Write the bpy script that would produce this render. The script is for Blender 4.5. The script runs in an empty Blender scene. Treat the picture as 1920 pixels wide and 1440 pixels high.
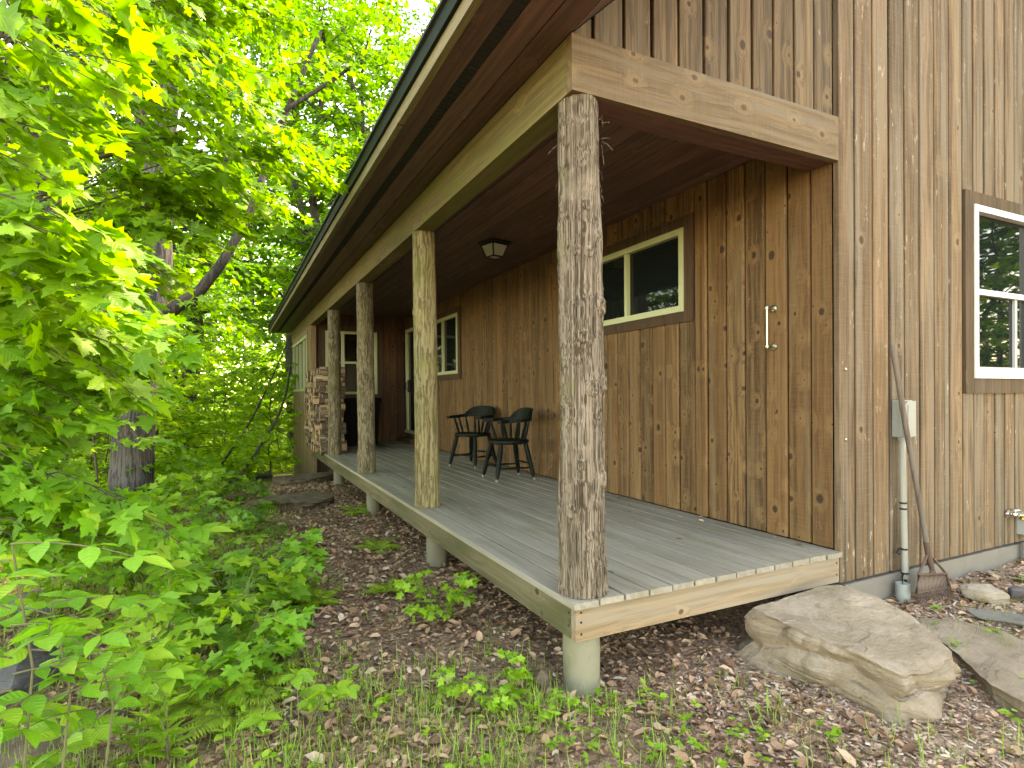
import bpy, math, random
import numpy as np
from mathutils import Vector, Matrix
random.seed(7)
RG = np.random.default_rng(11)
C = bpy.context.scene.collection
PI = math.pi
SUN_AZ, SUN_EL = math.radians(74), math.radians(50)     # azimuth from +Y towards +X
EXPOSURE = 3.9

# ------------------------------------------------------------------ camera
CAM = np.array([-1.410, -2.2345, 0.9498]); YAW = 0.4553; PITCH = -0.0054; ROLL = -0.0070; FPX = 1077.8; SY = 26.1
_F = np.array([math.sin(YAW)*math.cos(PITCH), math.cos(YAW)*math.cos(PITCH), math.sin(PITCH)])
_R = np.array([math.cos(YAW), -math.sin(YAW), 0.0]); _U = np.cross(_R, _F)
_R2 = _R*math.cos(ROLL)+_U*math.sin(ROLL); _U2 = -_R*math.sin(ROLL)+_U*math.cos(ROLL)
def ray(x, y): return _F+_R2*(x-960)/FPX-_U2*(y-720-SY)/FPX
def at_depth(x, y, d): return CAM+d*ray(x, y)
def at_z(x, y, z):
    r = ray(x, y); return CAM+r*(z-CAM[2])/r[2]
cam = bpy.data.cameras.new('camera'); camo = bpy.data.objects.new('camera', cam); C.objects.link(camo)
cam.sensor_width = 36; cam.lens = 36*FPX/1920; cam.shift_y = SY/1920; cam.clip_end = 400; cam.clip_start = 0.05
M = Matrix.Identity(4)
for i in range(3):
    M[i][0] = _R2[i]; M[i][1] = _U2[i]; M[i][2] = -_F[i]; M[i][3] = CAM[i]
camo.matrix_world = M
bpy.context.scene.camera = camo

# ------------------------------------------------------------------ noise (numpy)
def _h(ix, iy, iz):
    n = (ix*374761393+iy*668265263+iz*2147483647 % 4294967296) & 0xffffffff
    n = (n ^ (n >> 13))*1274126177 & 0xffffffff
    n = (n ^ (n >> 16))*2246822519 & 0xffffffff
    return ((n ^ (n >> 15)) & 0xffff)/32767.5-1.0
def vnoise(P):
    P = np.asarray(P, float); f = np.floor(P); t = P-f; t = t*t*(3-2*t); i = f.astype(np.int64)
    o = 0
    for dx in (0, 1):
        wx = t[:, 0] if dx else 1-t[:, 0]
        for dy in (0, 1):
            wy = t[:, 1] if dy else 1-t[:, 1]
            for dz in (0, 1):
                wz = t[:, 2] if dz else 1-t[:, 2]
                o = o+wx*wy*wz*_h(i[:, 0]+dx, i[:, 1]+dy, i[:, 2]+dz)
    return o
def fbm(P, o=4):
    s = 0; a = 1; P = np.asarray(P, float)
    for k in range(o):
        s = s+a*vnoise(P*2**k+k*17.3); a *= .5
    return s/1.8

# ------------------------------------------------------------------ object helpers
def link(o, parent=None):
    C.objects.link(o)
    if parent is not None: o.parent = parent
    return o
def tag(o, label=None, cat=None, group=None, kind=None):
    if label: o['label'] = label
    if cat: o['category'] = cat
    if group: o['group'] = group
    if kind: o['kind'] = kind
    return o
def thing(name, label, cat, loc=(0, 0, 0), rz=0, group=None):
    o = bpy.data.objects.new(name, None); o.empty_display_size = .1; link(o)
    o.location = loc; o.rotation_euler = (0, 0, rz)
    return tag(o, label, cat, group)
def copy_tree(o, parent=None):
    c = o.copy(); C.objects.link(c)
    if parent is not None: c.parent = parent
    for ch in list(o.children): copy_tree(ch, c)
    return c
def raw_mesh(name, V, F, mat=None, parent=None, smooth=False, attr=None, luv=None):
    """V (n,3); F (m,k) array of one polygon size, or list of such arrays"""
    V = np.asarray(V, np.float32)
    Fs = F if isinstance(F, list) else [F]
    Fs = [np.asarray(f, np.int32) for f in Fs if len(f)]
    me = bpy.data.meshes.new(name); me.vertices.add(len(V)); me.vertices.foreach_set('co', V.ravel())
    nl = sum(f.size for f in Fs); npol = sum(len(f) for f in Fs)
    me.loops.add(nl); me.loops.foreach_set('vertex_index', np.concatenate([f.ravel() for f in Fs]))
    me.polygons.add(npol); tot = np.concatenate([np.full(len(f), f.shape[1], np.int32) for f in Fs])
    st = np.concatenate([[0], np.cumsum(tot)[:-1]]).astype(np.int32)
    me.polygons.foreach_set('loop_start', st)
    try: me.polygons.foreach_set('loop_total', tot)
    except Exception: pass
    if smooth: me.polygons.foreach_set('use_smooth', np.ones(npol, bool))
    if attr is not None:
        a = me.attributes.new('rnd', 'FLOAT', 'FACE'); a.data.foreach_set('value', np.asarray(attr, np.float32))
    if luv is not None:
        a = me.attributes.new('luv', 'FLOAT_VECTOR', 'POINT'); a.data.foreach_set('vector', np.asarray(luv, np.float32).ravel())
    me.update(calc_edges=True); me.validate()
    o = bpy.data.objects.new(name, me)
    if mat: me.materials.append(mat)
    return link(o, parent)
class MB:
    def __init__(s, xf=None): s.v = []; s.f = []; s.r = []; s.n = 0; s.xf = xf; s.cur = None
    def add(s, V, F, r=None):
        V = [tuple(p) for p in V]
        if s.xf: V = [s.xf(p) for p in V]
        s.v += V
        if r is None: r = random.random() if s.cur is None else s.cur
        for f in F: s.f.append([i+s.n for i in f]); s.r.append(r)
        s.n += len(V)
    def box(s, x0, x1, y0, y1, z0, z1, r=None):
        V = [(x0, y0, z0), (x1, y0, z0), (x1, y1, z0), (x0, y1, z0), (x0, y0, z1), (x1, y0, z1), (x1, y1, z1), (x0, y1, z1)]
        s.add(V, [(0, 3, 2, 1), (4, 5, 6, 7), (0, 1, 5, 4), (1, 2, 6, 5), (2, 3, 7, 6), (3, 0, 4, 7)], r)
    def prism(s, poly, axis, a, b, r=None):
        """poly of 2-D points extruded along axis from a to b"""
        n = len(poly); V = []
        for t in (a, b):
            for p in poly:
                V.append({'x': (t, p[0], p[1]), 'y': (p[0], t, p[1]), 'z': (p[0], p[1], t)}[axis])
        F = [tuple(range(n))[::-1], tuple(range(n, 2*n))]
        F += [(i, (i+1) % n, n+(i+1) % n, n+i) for i in range(n)]
        s.add(V, F, r)
    def board(s, u0, u1, v0, v1, w, th=.02, ch=.005, v1b=None, r=None):
        """vertical wall board in (u along wall, v up, w outward) with chamfered long edges; v1b = top at u1"""
        if v1b is None: v1b = v1
        sl = (v1b-v1)/(u1-u0); us = [u0, u0+ch, u1-ch, u1]; ws = [w-ch, w, w, w-ch]
        V = []
        for u, ww in zip(us, ws): V += [(u, ww, v0), (u, ww, v1+sl*(u-u0))]
        V += [(u0, w-th, v0), (u0, w-th, v1), (u1, w-th, v0), (u1, w-th, v1b)]
        F = [(0, 2, 3, 1), (2, 4, 5, 3), (4, 6, 7, 5), (8, 0, 1, 9), (6, 10, 11, 7), (0, 8, 10, 6, 4, 2), (1, 3, 5, 7, 11, 9)]
        s.add(V, F, r)
    def tube(s, pts, rad, n=10, cap=True, r=None):
        pts = [np.array(p, float) for p in pts]; m = len(pts)
        if not hasattr(rad, '__len__'): rad = [rad]*m
        V = []; up = np.array([0, 0, 1.0])
        for i, p in enumerate(pts):
            d = pts[min(i+1, m-1)]-pts[max(i-1, 0)]; d = d/(np.linalg.norm(d)+1e-9)
            ref = up if abs(d[2]) < .95 else np.array([1.0, 0, 0])
            a = np.cross(d, ref); a /= np.linalg.norm(a); b = np.cross(a, d)
            if i and np.dot(a, pa) < 0 and abs(d[2]) < .95: pass
            pa = a
            for k in range(n):
                t = 2*PI*k/n; V.append(p+rad[i]*(a*math.cos(t)+b*math.sin(t)))
        F = []
        for i in range(m-1):
            for k in range(n):
                F.append((i*n+k, i*n+(k+1) % n, (i+1)*n+(k+1) % n, (i+1)*n+k))
        if cap: F += [tuple(range(n))[::-1], tuple(range((m-1)*n, m*n))]
        s.add(V, F, r)
    def lathe(s, prof, n=24, c=(0, 0), r=None):
        V = []; F = []
        for (rr, z) in prof:
            for k in range(n):
                t = 2*PI*k/n; V.append((c[0]+rr*math.cos(t), c[1]+rr*math.sin(t), z))
        for i in range(len(prof)-1):
            for k in range(n): F.append((i*n+k, i*n+(k+1) % n, (i+1)*n+(k+1) % n, (i+1)*n+k))
        F += [tuple(range(n))[::-1], tuple(range((len(prof)-1)*n, len(prof)*n))]
        s.add(V, F, r)
    def build(s, name, mat, parent=None, smooth=False):
        me = bpy.data.meshes.new(name); me.from_pydata([tuple(map(float, p)) for p in s.v], [], s.f)
        a = me.attributes.new('rnd', 'FLOAT', 'FACE'); a.data.foreach_set('value', np.array(s.r, np.float32))
        if smooth: me.polygons.foreach_set('use_smooth', np.ones(len(me.polygons), bool))
        me.materials.append(mat); me.update()
        if smooth:
            try: me.set_sharp_from_angle(angle=math.radians(40))
            except Exception: pass
        return link(bpy.data.objects.new(name, me), parent)

# ------------------------------------------------------------------ materials
class NT:
    def __init__(s, name):
        s.m = bpy.data.materials.new(name); s.m.use_nodes = True; s.t = s.m.node_tree; s.t.nodes.clear()
        s.out = s.t.nodes.new('ShaderNodeOutputMaterial')
    def n(s, typ, ins=None, **kw):
        nd = s.t.nodes.new('ShaderNode'+typ)
        for k, v in kw.items(): setattr(nd, k, v)
        for k, v in (ins or {}).items():
            sk = nd.inputs[k]
            if isinstance(v, bpy.types.NodeSocket): s.t.links.new(v, sk)
            else: sk.default_value = v
        return nd
    def math(s, op, a, b=0, c=0, clamp=False):
        nd = s.n('Math', {0: a, 1: b, 2: c}, operation=op); nd.use_clamp = clamp; return nd.outputs[0]
    def vmath(s, op, a, b=(0, 0, 0)):
        nd = s.n('VectorMath', {0: a, 1: b}, operation=op)
        return nd.outputs['Value' if op in ('LENGTH', 'DISTANCE', 'DOT_PRODUCT') else 'Vector']
    def mix(s, f, a, b, mode='MIX'):
        nd = s.t.nodes.new('ShaderNodeMix'); nd.data_type = 'RGBA'; nd.blend_type = mode
        for k, v in ((0, f), (6, a), (7, b)):
            if isinstance(v, bpy.types.NodeSocket): s.t.links.new(v, nd.inputs[k])
            else: nd.inputs[k].default_value = v if k == 0 else (*v, 1) if len(v) == 3 else v
        return nd.outputs[2]
    def ramp(s, f, pts, interp='LINEAR'):
        nd = s.n('ValToRGB', {0: f}); cr = nd.color_ramp; cr.interpolation = interp
        while len(cr.elements) < len(pts): cr.elements.new(.5)
        for e, (p, c) in zip(cr.elements, pts):
            e.position = p; e.color = (c, c, c, 1) if not hasattr(c, '__len__') else (*c, 1)
        return nd.outputs[0]
    def noise(s, vec, scale, detail=4, rough=.55, dist=0):
        return s.n('TexNoise', {'Vector': vec, 'Scale': scale, 'Detail': detail, 'Roughness': rough, 'Distortion': dist}).outputs[0]
    def sstep(s, x, a, b):
        return s.n('MapRange', {0: x, 1: a, 2: b, 3: 0.0, 4: 1.0}, interpolation_type='SMOOTHSTEP').outputs[0]
    def obj(s): return s.n('TexCoord').outputs['Object']
    def rnd(s): return s.n('Attribute', attribute_name='rnd').outputs['Fac']
    def finish(s, col, rough=.8, bump=None, bstr=.4, bdist=.01, spec=.3, metal=0, extra=None):
        ins = {'Base Color': col if isinstance(col, bpy.types.NodeSocket) else (*col, 1), 'Roughness': rough, 'Specular IOR Level': spec, 'Metallic': metal}
        if bump is not None: ins['Normal'] = s.n('Bump', {'Height': bump, 'Strength': bstr, 'Distance': bdist}).outputs[0]
        if extra: ins.update(extra)
        b = s.n('BsdfPrincipled', ins)
        s.t.links.new(b.outputs[0], s.out.inputs[0]); return s.m

def wood(name, light, dark, axis='z', grey=(.3, .28, .26), gamt=.3, knots=1.0, knotcol=(.03, .015, .008), flecks=0.0, var=.35,
         rough=.75, seed=0.0, moss=None, moss_leaf_amt=0.0, blotch=0.0, saw=0.0, spec=.25, orange=None, depth=None, streak=0.0):
    """grained boards; the grain runs along axis, every face's 'rnd' shifts the pattern"""
    t = NT(name); P0 = t.obj(); r = t.rnd()
    r = t.math('ADD', r, seed)
    off = t.n('CombineXYZ', {0: t.math('MULTIPLY', r, 13.7), 1: t.math('MULTIPLY', r, 29.1), 2: t.math('MULTIPLY', r, 47.3)}).outputs[0]
    P = t.vmath('ADD', P0, off)
    i = 'xyz'.index(axis)
    def sc(a, l): v = [a, a, a]; v[i] = l; return tuple(v)
    # knots: one voronoi cell per ~ 0.15 x 0.4 m
    ks = list(sc(7.0, 2.6))
    if depth is not None: ks['xyz'.index(depth)] = 0.001
    kp = t.vmath('MULTIPLY', P, tuple(ks))
    vo = t.n('TexVoronoi', {'Vector': kp, 'Scale': 1.0}, feature='F1')
    dd = t.vmath('MULTIPLY', t.vmath('SUBTRACT', kp, vo.outputs['Position']), tuple(1/k if k > .01 else 0 for k in ks))
    d = t.vmath('LENGTH', t.vmath('MULTIPLY', dd, sc(1.0, .8)))
    cr = t.n('SeparateColor', {0: vo.outputs['Color']})
    keep = t.math('GREATER_THAN', cr.outputs[0], 1.0-.62*min(knots, 1.6))
    krad = t.math('MULTIPLY_ADD', t.math('MULTIPLY', cr.outputs[1], cr.outputs[1]), .024, .004)
    dn = t.math('ADD', d, t.math('MULTIPLY_ADD', t.noise(P, 60, 2), .006, -.003))
    knot = t.math('MULTIPLY', t.math('SUBTRACT', 1.0, t.sstep(t.math('DIVIDE', dn, krad), .6, 1.15)), keep)
    halo = t.math('MULTIPLY', t.math('SUBTRACT', 1.0, t.sstep(d, .012, .075)), keep)
    # grain bends round the knots
    bend = t.math('MULTIPLY', halo, .035)
    Pb = t.vmath('ADD', P, t.n('CombineXYZ', {0: bend, 1: bend, 2: bend}).outputs[0])
    warp = t.noise(t.vmath('MULTIPLY', P, sc(3.0, .8)), 1.0, 2)
    wv = t.math('MULTIPLY', warp, .09)
    Pw = t.vmath('ADD', Pb, t.n('CombineXYZ', {0: wv, 1: wv, 2: wv}).outputs[0])
    g1 = t.noise(t.vmath('MULTIPLY', Pw, sc(38.0, 1.1)), 1.0, 4, .6)
    g2 = t.noise(t.vmath('MULTIPLY', Pw, sc(190.0, 4.0)), 1.0, 3, .6)
    big = t.noise(t.vmath('MULTIPLY', P, sc(5.0, .7)), 1.0, 3)
    g = t.math('ADD', t.math('MULTIPLY', g1, .65), t.math('MULTIPLY', g2, .35))
    gs = t.sstep(g, .39, .61)
    col = t.mix(gs, dark, light)
    tv = t.n('MapRange', {0: t.n('TexWhiteNoise', {1: r}, noise_dimensions='1D').outputs[0], 1: 0, 2: 1, 3: 1-var, 4: 1+var*.7}).outputs[0]
    tv = t.math('MULTIPLY', tv, t.math('MULTIPLY_ADD', big, .7, .65))
    if orange is not None:   # boards vary in hue towards a warmer cedar
        wn = t.n('TexWhiteNoise', {1: t.math('ADD', r, 3.3)}, noise_dimensions='1D').outputs[0]
        col = t.mix(t.math('MULTIPLY', wn, .55), col, orange)
    col = t.mix(1.0, col, t.n('CombineColor', {0: tv, 1: tv, 2: tv}).outputs[0], 'MULTIPLY')
    gm = t.sstep(t.noise(t.vmath('MULTIPLY', P, sc(16.0, .55)), 1.0, 4, .6), .62-.4*gamt, .80-.25*gamt)
    col = t.mix(t.math('MULTIPLY', gm, min(1, .35+gamt)), col, grey)
    if streak:
        sk = t.sstep(t.noise(t.vmath('MULTIPLY', P, sc(24.0, .35)), 1.0, 4, .6), .52, .70)
        col = t.mix(t.math('MULTIPLY', sk, streak), col, tuple(k*.42 for k in dark))
    if blotch:
        bl = t.sstep(t.noise(t.vmath('MULTIPLY', P, sc(9.0, 1.3)), 1.0, 5, .65), .60, .74)
        col = t.mix(t.math('MULTIPLY', bl, blotch), col, (.035, .028, .022))
    ring = t.math('MULTIPLY', halo, t.math('MULTIPLY_ADD', t.math('SINE', t.math('MULTIPLY', dn, 900)), .25, .3))
    col = t.mix(ring, col, tuple(min(1, c*1.35) for c in light))
    col = t.mix(t.math('MULTIPLY', knot, .88), col, knotcol)
    if flecks:
        fm = t.sstep(t.math('MULTIPLY', t.noise(t.vmath('MULTIPLY', P, sc(34.0, 9.0)), 1.0, 5, .7), t.math('MULTIPLY_ADD', t.noise(P, 2.3, 2), .5, .75)), .78-.08*flecks, .84-.06*flecks)
        col = t.mix(t.math('MULTIPLY', fm, .75), col, (.33, .27, .205))
    if moss is not None:
        mm = t.sstep(t.noise(t.vmath('MULTIPLY', P0, sc(4.0, 1.2)), 1.0, 4), .62-.5*moss_leaf_amt, .85-.35*moss_leaf_amt)
        col = t.mix(t.math('MULTIPLY', mm, .75), col, moss)
    h = t.math('SUBTRACT', g, t.math('MULTIPLY', knot, .3))
    if saw:
        sw = t.noise(t.vmath('MULTIPLY', P, sc(6.0, 220.0)), 1.0, 2)
        h = t.math('ADD', h, t.math('MULTIPLY', sw, saw))
        col = t.mix(t.math('MULTIPLY', t.sstep(sw, .45, .7), .22*saw), col, tuple(min(1, c*1.5) for c in light))
    return t.finish(col, rough, h, .5, .004, spec)

def plain(name, col, rough=.5, metal=0, nz=.12, scale=30, bump=.15, spec=.4, dirt=None):
    t = NT(name); P = t.obj(); n = t.noise(P, scale, 4)
    f = t.math('MULTIPLY_ADD', n, 2*nz, 1-nz)
    c = t.mix(1.0, col, t.n('CombineColor', {0: f, 1: f, 2: f}).outputs[0], 'MULTIPLY')
    if dirt: c = t.mix(t.math('MULTIPLY', t.sstep(t.noise(P, scale*.25, 5, .65), .5, .72), .6), c, dirt)
    return t.finish(c, rough, n, bump, .003, spec, metal)

def leafmat(name, a, b, c=None, trans=.5, gloss=.35):
    """thin leaves; every leaf's 'rnd' picks its own green between a and b"""
    t = NT(name); r = t.rnd(); P = t.obj()
    col = t.mix(r, a, b)
    if c is not None: col = t.mix(t.sstep(r, .86, .95), col, c)
    n = t.noise(P, 1.1, 2)
    f = t.math('MULTIPLY_ADD', n, .5, .75)
    col = t.mix(1.0, col, t.n('CombineColor', {0: f, 1: f, 2: f}).outputs[0], 'MULTIPLY')
    lv = t.n('SeparateXYZ', {0: t.n('Attribute', attribute_name='luv').outputs['Vector']}); ay = t.math('ABSOLUTE', lv.outputs[1])
    mid = t.math('SUBTRACT', 1.0, t.sstep(ay, .006, .03))
    sv = t.math('SINE', t.math('MULTIPLY', t.math('SUBTRACT', lv.outputs[0], t.math('MULTIPLY', ay, .85)), 44))
    vein = t.math('MULTIPLY', t.math('MAXIMUM', mid, t.math('MULTIPLY', t.sstep(sv, .80, 1.0), .55)), lv.outputs[2])
    col = t.mix(t.math('MULTIPLY', vein, .22), col, (.26, .36, .10))
    bl = t.sstep(t.noise(P, 26, 4, .65), .60, .78)
    col = t.mix(t.math('MULTIPLY', bl, .35), col, tuple(k*.55 for k in a))
    bp = t.n('Bump', {'Height': t.math('ADD', t.math('MULTIPLY', sv, lv.outputs[2]), t.noise(P, 40, 2)), 'Strength': .25, 'Distance': .004}).outputs[0]
    d = t.n('BsdfPrincipled', {'Base Color': col, 'Roughness': .46, 'Specular IOR Level': gloss, 'Normal': bp})
    tc = t.mix(1.0, col, (1.25, 1.28, .6), 'MULTIPLY')
    tr = t.n('BsdfTranslucent', {'Color': tc})
    mx = t.n('MixShader', {0: trans, 1: d.outputs[0], 2: tr.outputs[0]})
    t.t.links.new(mx.outputs[0], t.out.inputs[0]); return t.m

MAT = {}
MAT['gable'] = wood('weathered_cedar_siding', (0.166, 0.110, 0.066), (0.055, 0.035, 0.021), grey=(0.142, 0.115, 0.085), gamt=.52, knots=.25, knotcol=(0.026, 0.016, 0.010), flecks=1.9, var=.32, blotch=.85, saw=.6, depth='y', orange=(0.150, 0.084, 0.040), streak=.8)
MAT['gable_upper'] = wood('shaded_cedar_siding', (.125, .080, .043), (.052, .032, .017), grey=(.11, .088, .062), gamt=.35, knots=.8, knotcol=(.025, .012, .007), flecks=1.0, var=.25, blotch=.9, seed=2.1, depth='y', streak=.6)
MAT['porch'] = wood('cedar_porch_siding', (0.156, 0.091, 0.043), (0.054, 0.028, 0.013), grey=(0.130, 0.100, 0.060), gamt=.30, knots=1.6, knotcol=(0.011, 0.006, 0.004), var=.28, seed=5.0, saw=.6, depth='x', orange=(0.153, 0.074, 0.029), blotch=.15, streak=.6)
MAT['porch_far_shade'] = wood('shade_toned_red_cedar_siding', (.085, .040, .020), (.038, .017, .009), gamt=.1, grey=(.09, .05, .03), knots=1.2, knotcol=(.012, .006, .004), var=.25, seed=6.6, depth='y', streak=.4)  # red-brown boards, with the shade of the porch's far end put into the colour
MAT['beam_x'] = wood('rough_sawn_beam', (0.135, 0.093, 0.054), (0.083, 0.054, 0.030), axis='x', grey=(0.117, 0.099, 0.076), gamt=.35, knots=.9, knotcol=(0.054, 0.030, 0.015), var=.05, seed=1.2, saw=.5, depth='y', flecks=.25)
MAT['beam_y'] = wood('leaf_tinted_eave_beam', (.150, .112, .052), (.080, .059, .027), axis='y', grey=(.13, .115, .07), gamt=.3, knots=.5, knotcol=(.04, .028, .012), var=.05, seed=3.2, moss=(.085, .088, .020), moss_leaf_amt=.40, depth='x', saw=.4)  # green mask puts light reflected off the leaves into the beam's colour
MAT['fascia'] = wood('fascia_board', (0.177, 0.144, 0.079), (0.116, 0.092, 0.049), axis='y', grey=(0.159, 0.140, 0.098), gamt=.4, knots=.3, knotcol=(0.061, 0.043, 0.024), var=.05, seed=8.2, depth='x')
MAT['red'] = wood('red_brown_stained_boards', (0.119, 0.062, 0.053), (0.066, 0.035, 0.030), axis='y', grey=(0.130, 0.081, 0.068), gamt=.2, knots=.5, knotcol=(0.173, 0.111, 0.091), var=.25, seed=4.2, rough=.55, depth='z')
MAT['red_x'] = wood('red_brown_stained_beam', (.105, .050, .041), (.066, .032, .027), axis='x', gamt=.1, grey=(.12, .07, .06), knots=.4, var=.1, seed=6.2, rough=.6)
MAT['deck'] = wood('grey_deck_boards', (0.226, 0.207, 0.169), (0.173, 0.156, 0.125), axis='y', grey=(0.237, 0.226, 0.203), gamt=.35, knots=.12, knotcol=(0.088, 0.075, 0.061), var=.10, seed=9.2, rough=.6, moss=(0.115, 0.109, 0.061), moss_leaf_amt=.25, depth='z', spec=.3)
MAT['rim_y'] = wood('mossy_rim_board', (0.120, 0.105, 0.060), (0.073, 0.065, 0.036), axis='y', grey=(0.148, 0.134, 0.094), gamt=.35, knots=.8, knotcol=(0.022, 0.020, 0.014), var=.05, seed=1.9, moss=(0.049, 0.053, 0.020), moss_leaf_amt=.45, depth='x')
MAT['rim_x'] = wood('pine_rim_board', (.225, .155, .092), (.140, .095, .054), axis='x', grey=(.205, .175, .135), gamt=.62, knots=.8, knotcol=(.055, .03, .02), var=.05, seed=7.9, depth='y', blotch=.25)
MAT['trim'] = wood('brown_window_casing', (0.087, 0.054, 0.032), (0.048, 0.030, 0.017), axis='z', grey=(0.092, 0.071, 0.056), gamt=.3, knots=.3, var=.1, seed=2.7)
MAT['groove'] = plain('dark_board_joint', (.005, .0035, .0025), .95, spec=.05)
MAT['trim_dark'] = wood('dark_window_casing', (.075, .043, .026), (.042, .024, .015), axis='z', gamt=.1, grey=(.09, .06, .04), knots=.2, var=.1, seed=2.9)
MAT['sunply'] = wood('sunroom_siding', (.250, .165, .095), (.150, .095, .055), axis='z', grey=(.24, .2, .15), gamt=.35, knots=.4, var=.1, seed=3.9, moss=(.15, .14, .08), moss_leaf_amt=.2)
MAT['handle'] = wood('grey_tool_handle', (0.120, 0.093, 0.075), (0.072, 0.054, 0.042), axis='z', grey=(0.120, 0.108, 0.096), gamt=.4, knots=.0, var=.05)
MAT['log_end'] = wood('split_firewood', (0.450, 0.312, 0.188), (0.250, 0.163, 0.094), axis='x', grey=(0.375, 0.312, 0.237), gamt=.4, knots=.2, var=.45, seed=.7)
MAT['white'] = plain('white_vinyl', (0.495, 0.507, 0.495), .35, nz=.04, bump=.03)
MAT['greenwhite'] = plain('cream_green_vinyl', (0.345, 0.384, 0.239), .4, nz=.05, bump=.03)
MAT['screen'] = plain('grey_screen_frame', (.32, .34, .35), .45, nz=.05)
MAT['blackiron'] = plain('black_iron', (.015, .015, .016), .45, .3)
MAT['chair'] = plain('dark_green_paint', (.0016, .0052, .0038), .5, nz=.5, scale=14, bump=.2, spec=.12, dirt=(.004, .007, .0055))
MAT['chairtip'] = plain('worn_pale_foot', (0.158, 0.149, 0.126), .6)
MAT['conduit'] = plain('pale_grey_pvc', (0.222, 0.229, 0.204), .4, nz=.06)
MAT['graypvc'] = plain('grey_pvc', (0.240, 0.268, 0.252), .45, nz=.08)
MAT['boxgrey'] = plain('grey_painted_metal', (0.206, 0.220, 0.206), .4, nz=.06)
MAT['chrome'] = plain('worn_chrome', (.62, .62, .62), .25, 1, nz=.1)
MAT['brass'] = plain('aged_brass', (.48, .36, .17), .3, 1, nz=.15)
MAT['nickel'] = plain('aged_nickel', (0.330, 0.318, 0.252), .28, 1, nz=.12)
MAT['rust'] = plain('rusty_iron', (.085, .055, .045), .7, .4, nz=.4, scale=50, dirt=(.15, .08, .05))
MAT['rust_pale'] = plain('dusty_rusty_plate', (.20, .15, .125), .75, .2, nz=.35, scale=60, dirt=(.12, .075, .05))
MAT['drip'] = plain('dark_green_drip_edge', (0.004, 0.008, 0.006), .6, 0, spec=.15)
MAT['shingle'] = plain('dark_shingles', (.035, .04, .038), .9, nz=.5, scale=60, bump=.8)
MAT['vent'] = plain('black_soffit_vent', (.010, .009, .009), .8, nz=.3, scale=120, bump=.6)
MAT['dark'] = plain('dark_room_surface', (.05, .042, .036), .9)
MAT['mat'] = plain('grey_doormat', (.075, .07, .062), .95, nz=.4, scale=160, bump=.8)
MAT['dark_fill'] = plain('dark_area_fill', (.003, .003, .0032), .7, spec=.08)  # near-black stand-in for the dark area under the sunroom window

def glassmat(name, dark=(.006, .009, .009)):
    t = NT(name); P = t.obj(); n = t.noise(P, 2.2, 2)
    return t.finish(dark, .02, n, .05, .02, .24, extra={'IOR': 1.5})
MAT['glass'] = glassmat('dark_window_glass')
def glassclear():
    t = NT('clear_window_glass'); fr = t.n('Fresnel', {0: 1.5}).outputs[0]
    g = t.n('BsdfGlossy', {'Roughness': .02}); tr = t.n('BsdfTransparent', {0: (.75, .82, .78, 1)})
    mx = t.n('MixShader', {0: t.math('MULTIPLY', fr, 1.6, clamp=True), 1: tr.outputs[0], 2: g.outputs[0]})
    t.t.links.new(mx.outputs[0], t.out.inputs[0]); return t.m
MAT['clear'] = glassclear()
def frosted():
    t = NT('frosted_lamp_glass'); return t.finish((.42, .45, .38), .35, t.noise(t.obj(), 40, 3), .2, .003, .5, extra={'Transmission Weight': .3})
MAT['frost'] = frosted()

def concrete(name, a, b, moss=None, moss_leaf_amt=.3):
    t = NT(name); P = t.obj(); n = t.noise(P, 6, 6, .65); n2 = t.noise(P, 90, 3)
    c = t.mix(n, b, a); c = t.mix(t.math('MULTIPLY', t.sstep(n2, .58, .75), .35), c, tuple(k*.5 for k in b))
    if moss: c = t.mix(t.math('MULTIPLY', t.sstep(t.noise(P, 3.5, 4), .62-.4*moss_leaf_amt, .8), .7), c, moss)
    return t.finish(c, .9, t.math('ADD', n, t.math('MULTIPLY', n2, .3)), .4, .008)
MAT['concrete'] = concrete('foundation_concrete', (0.184, 0.168, 0.148), (0.112, 0.102, 0.087))
MAT['pier'] = concrete('pier_concrete', (0.196, 0.186, 0.138), (0.138, 0.132, 0.088), (0.098, 0.103, 0.044), .35)

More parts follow.
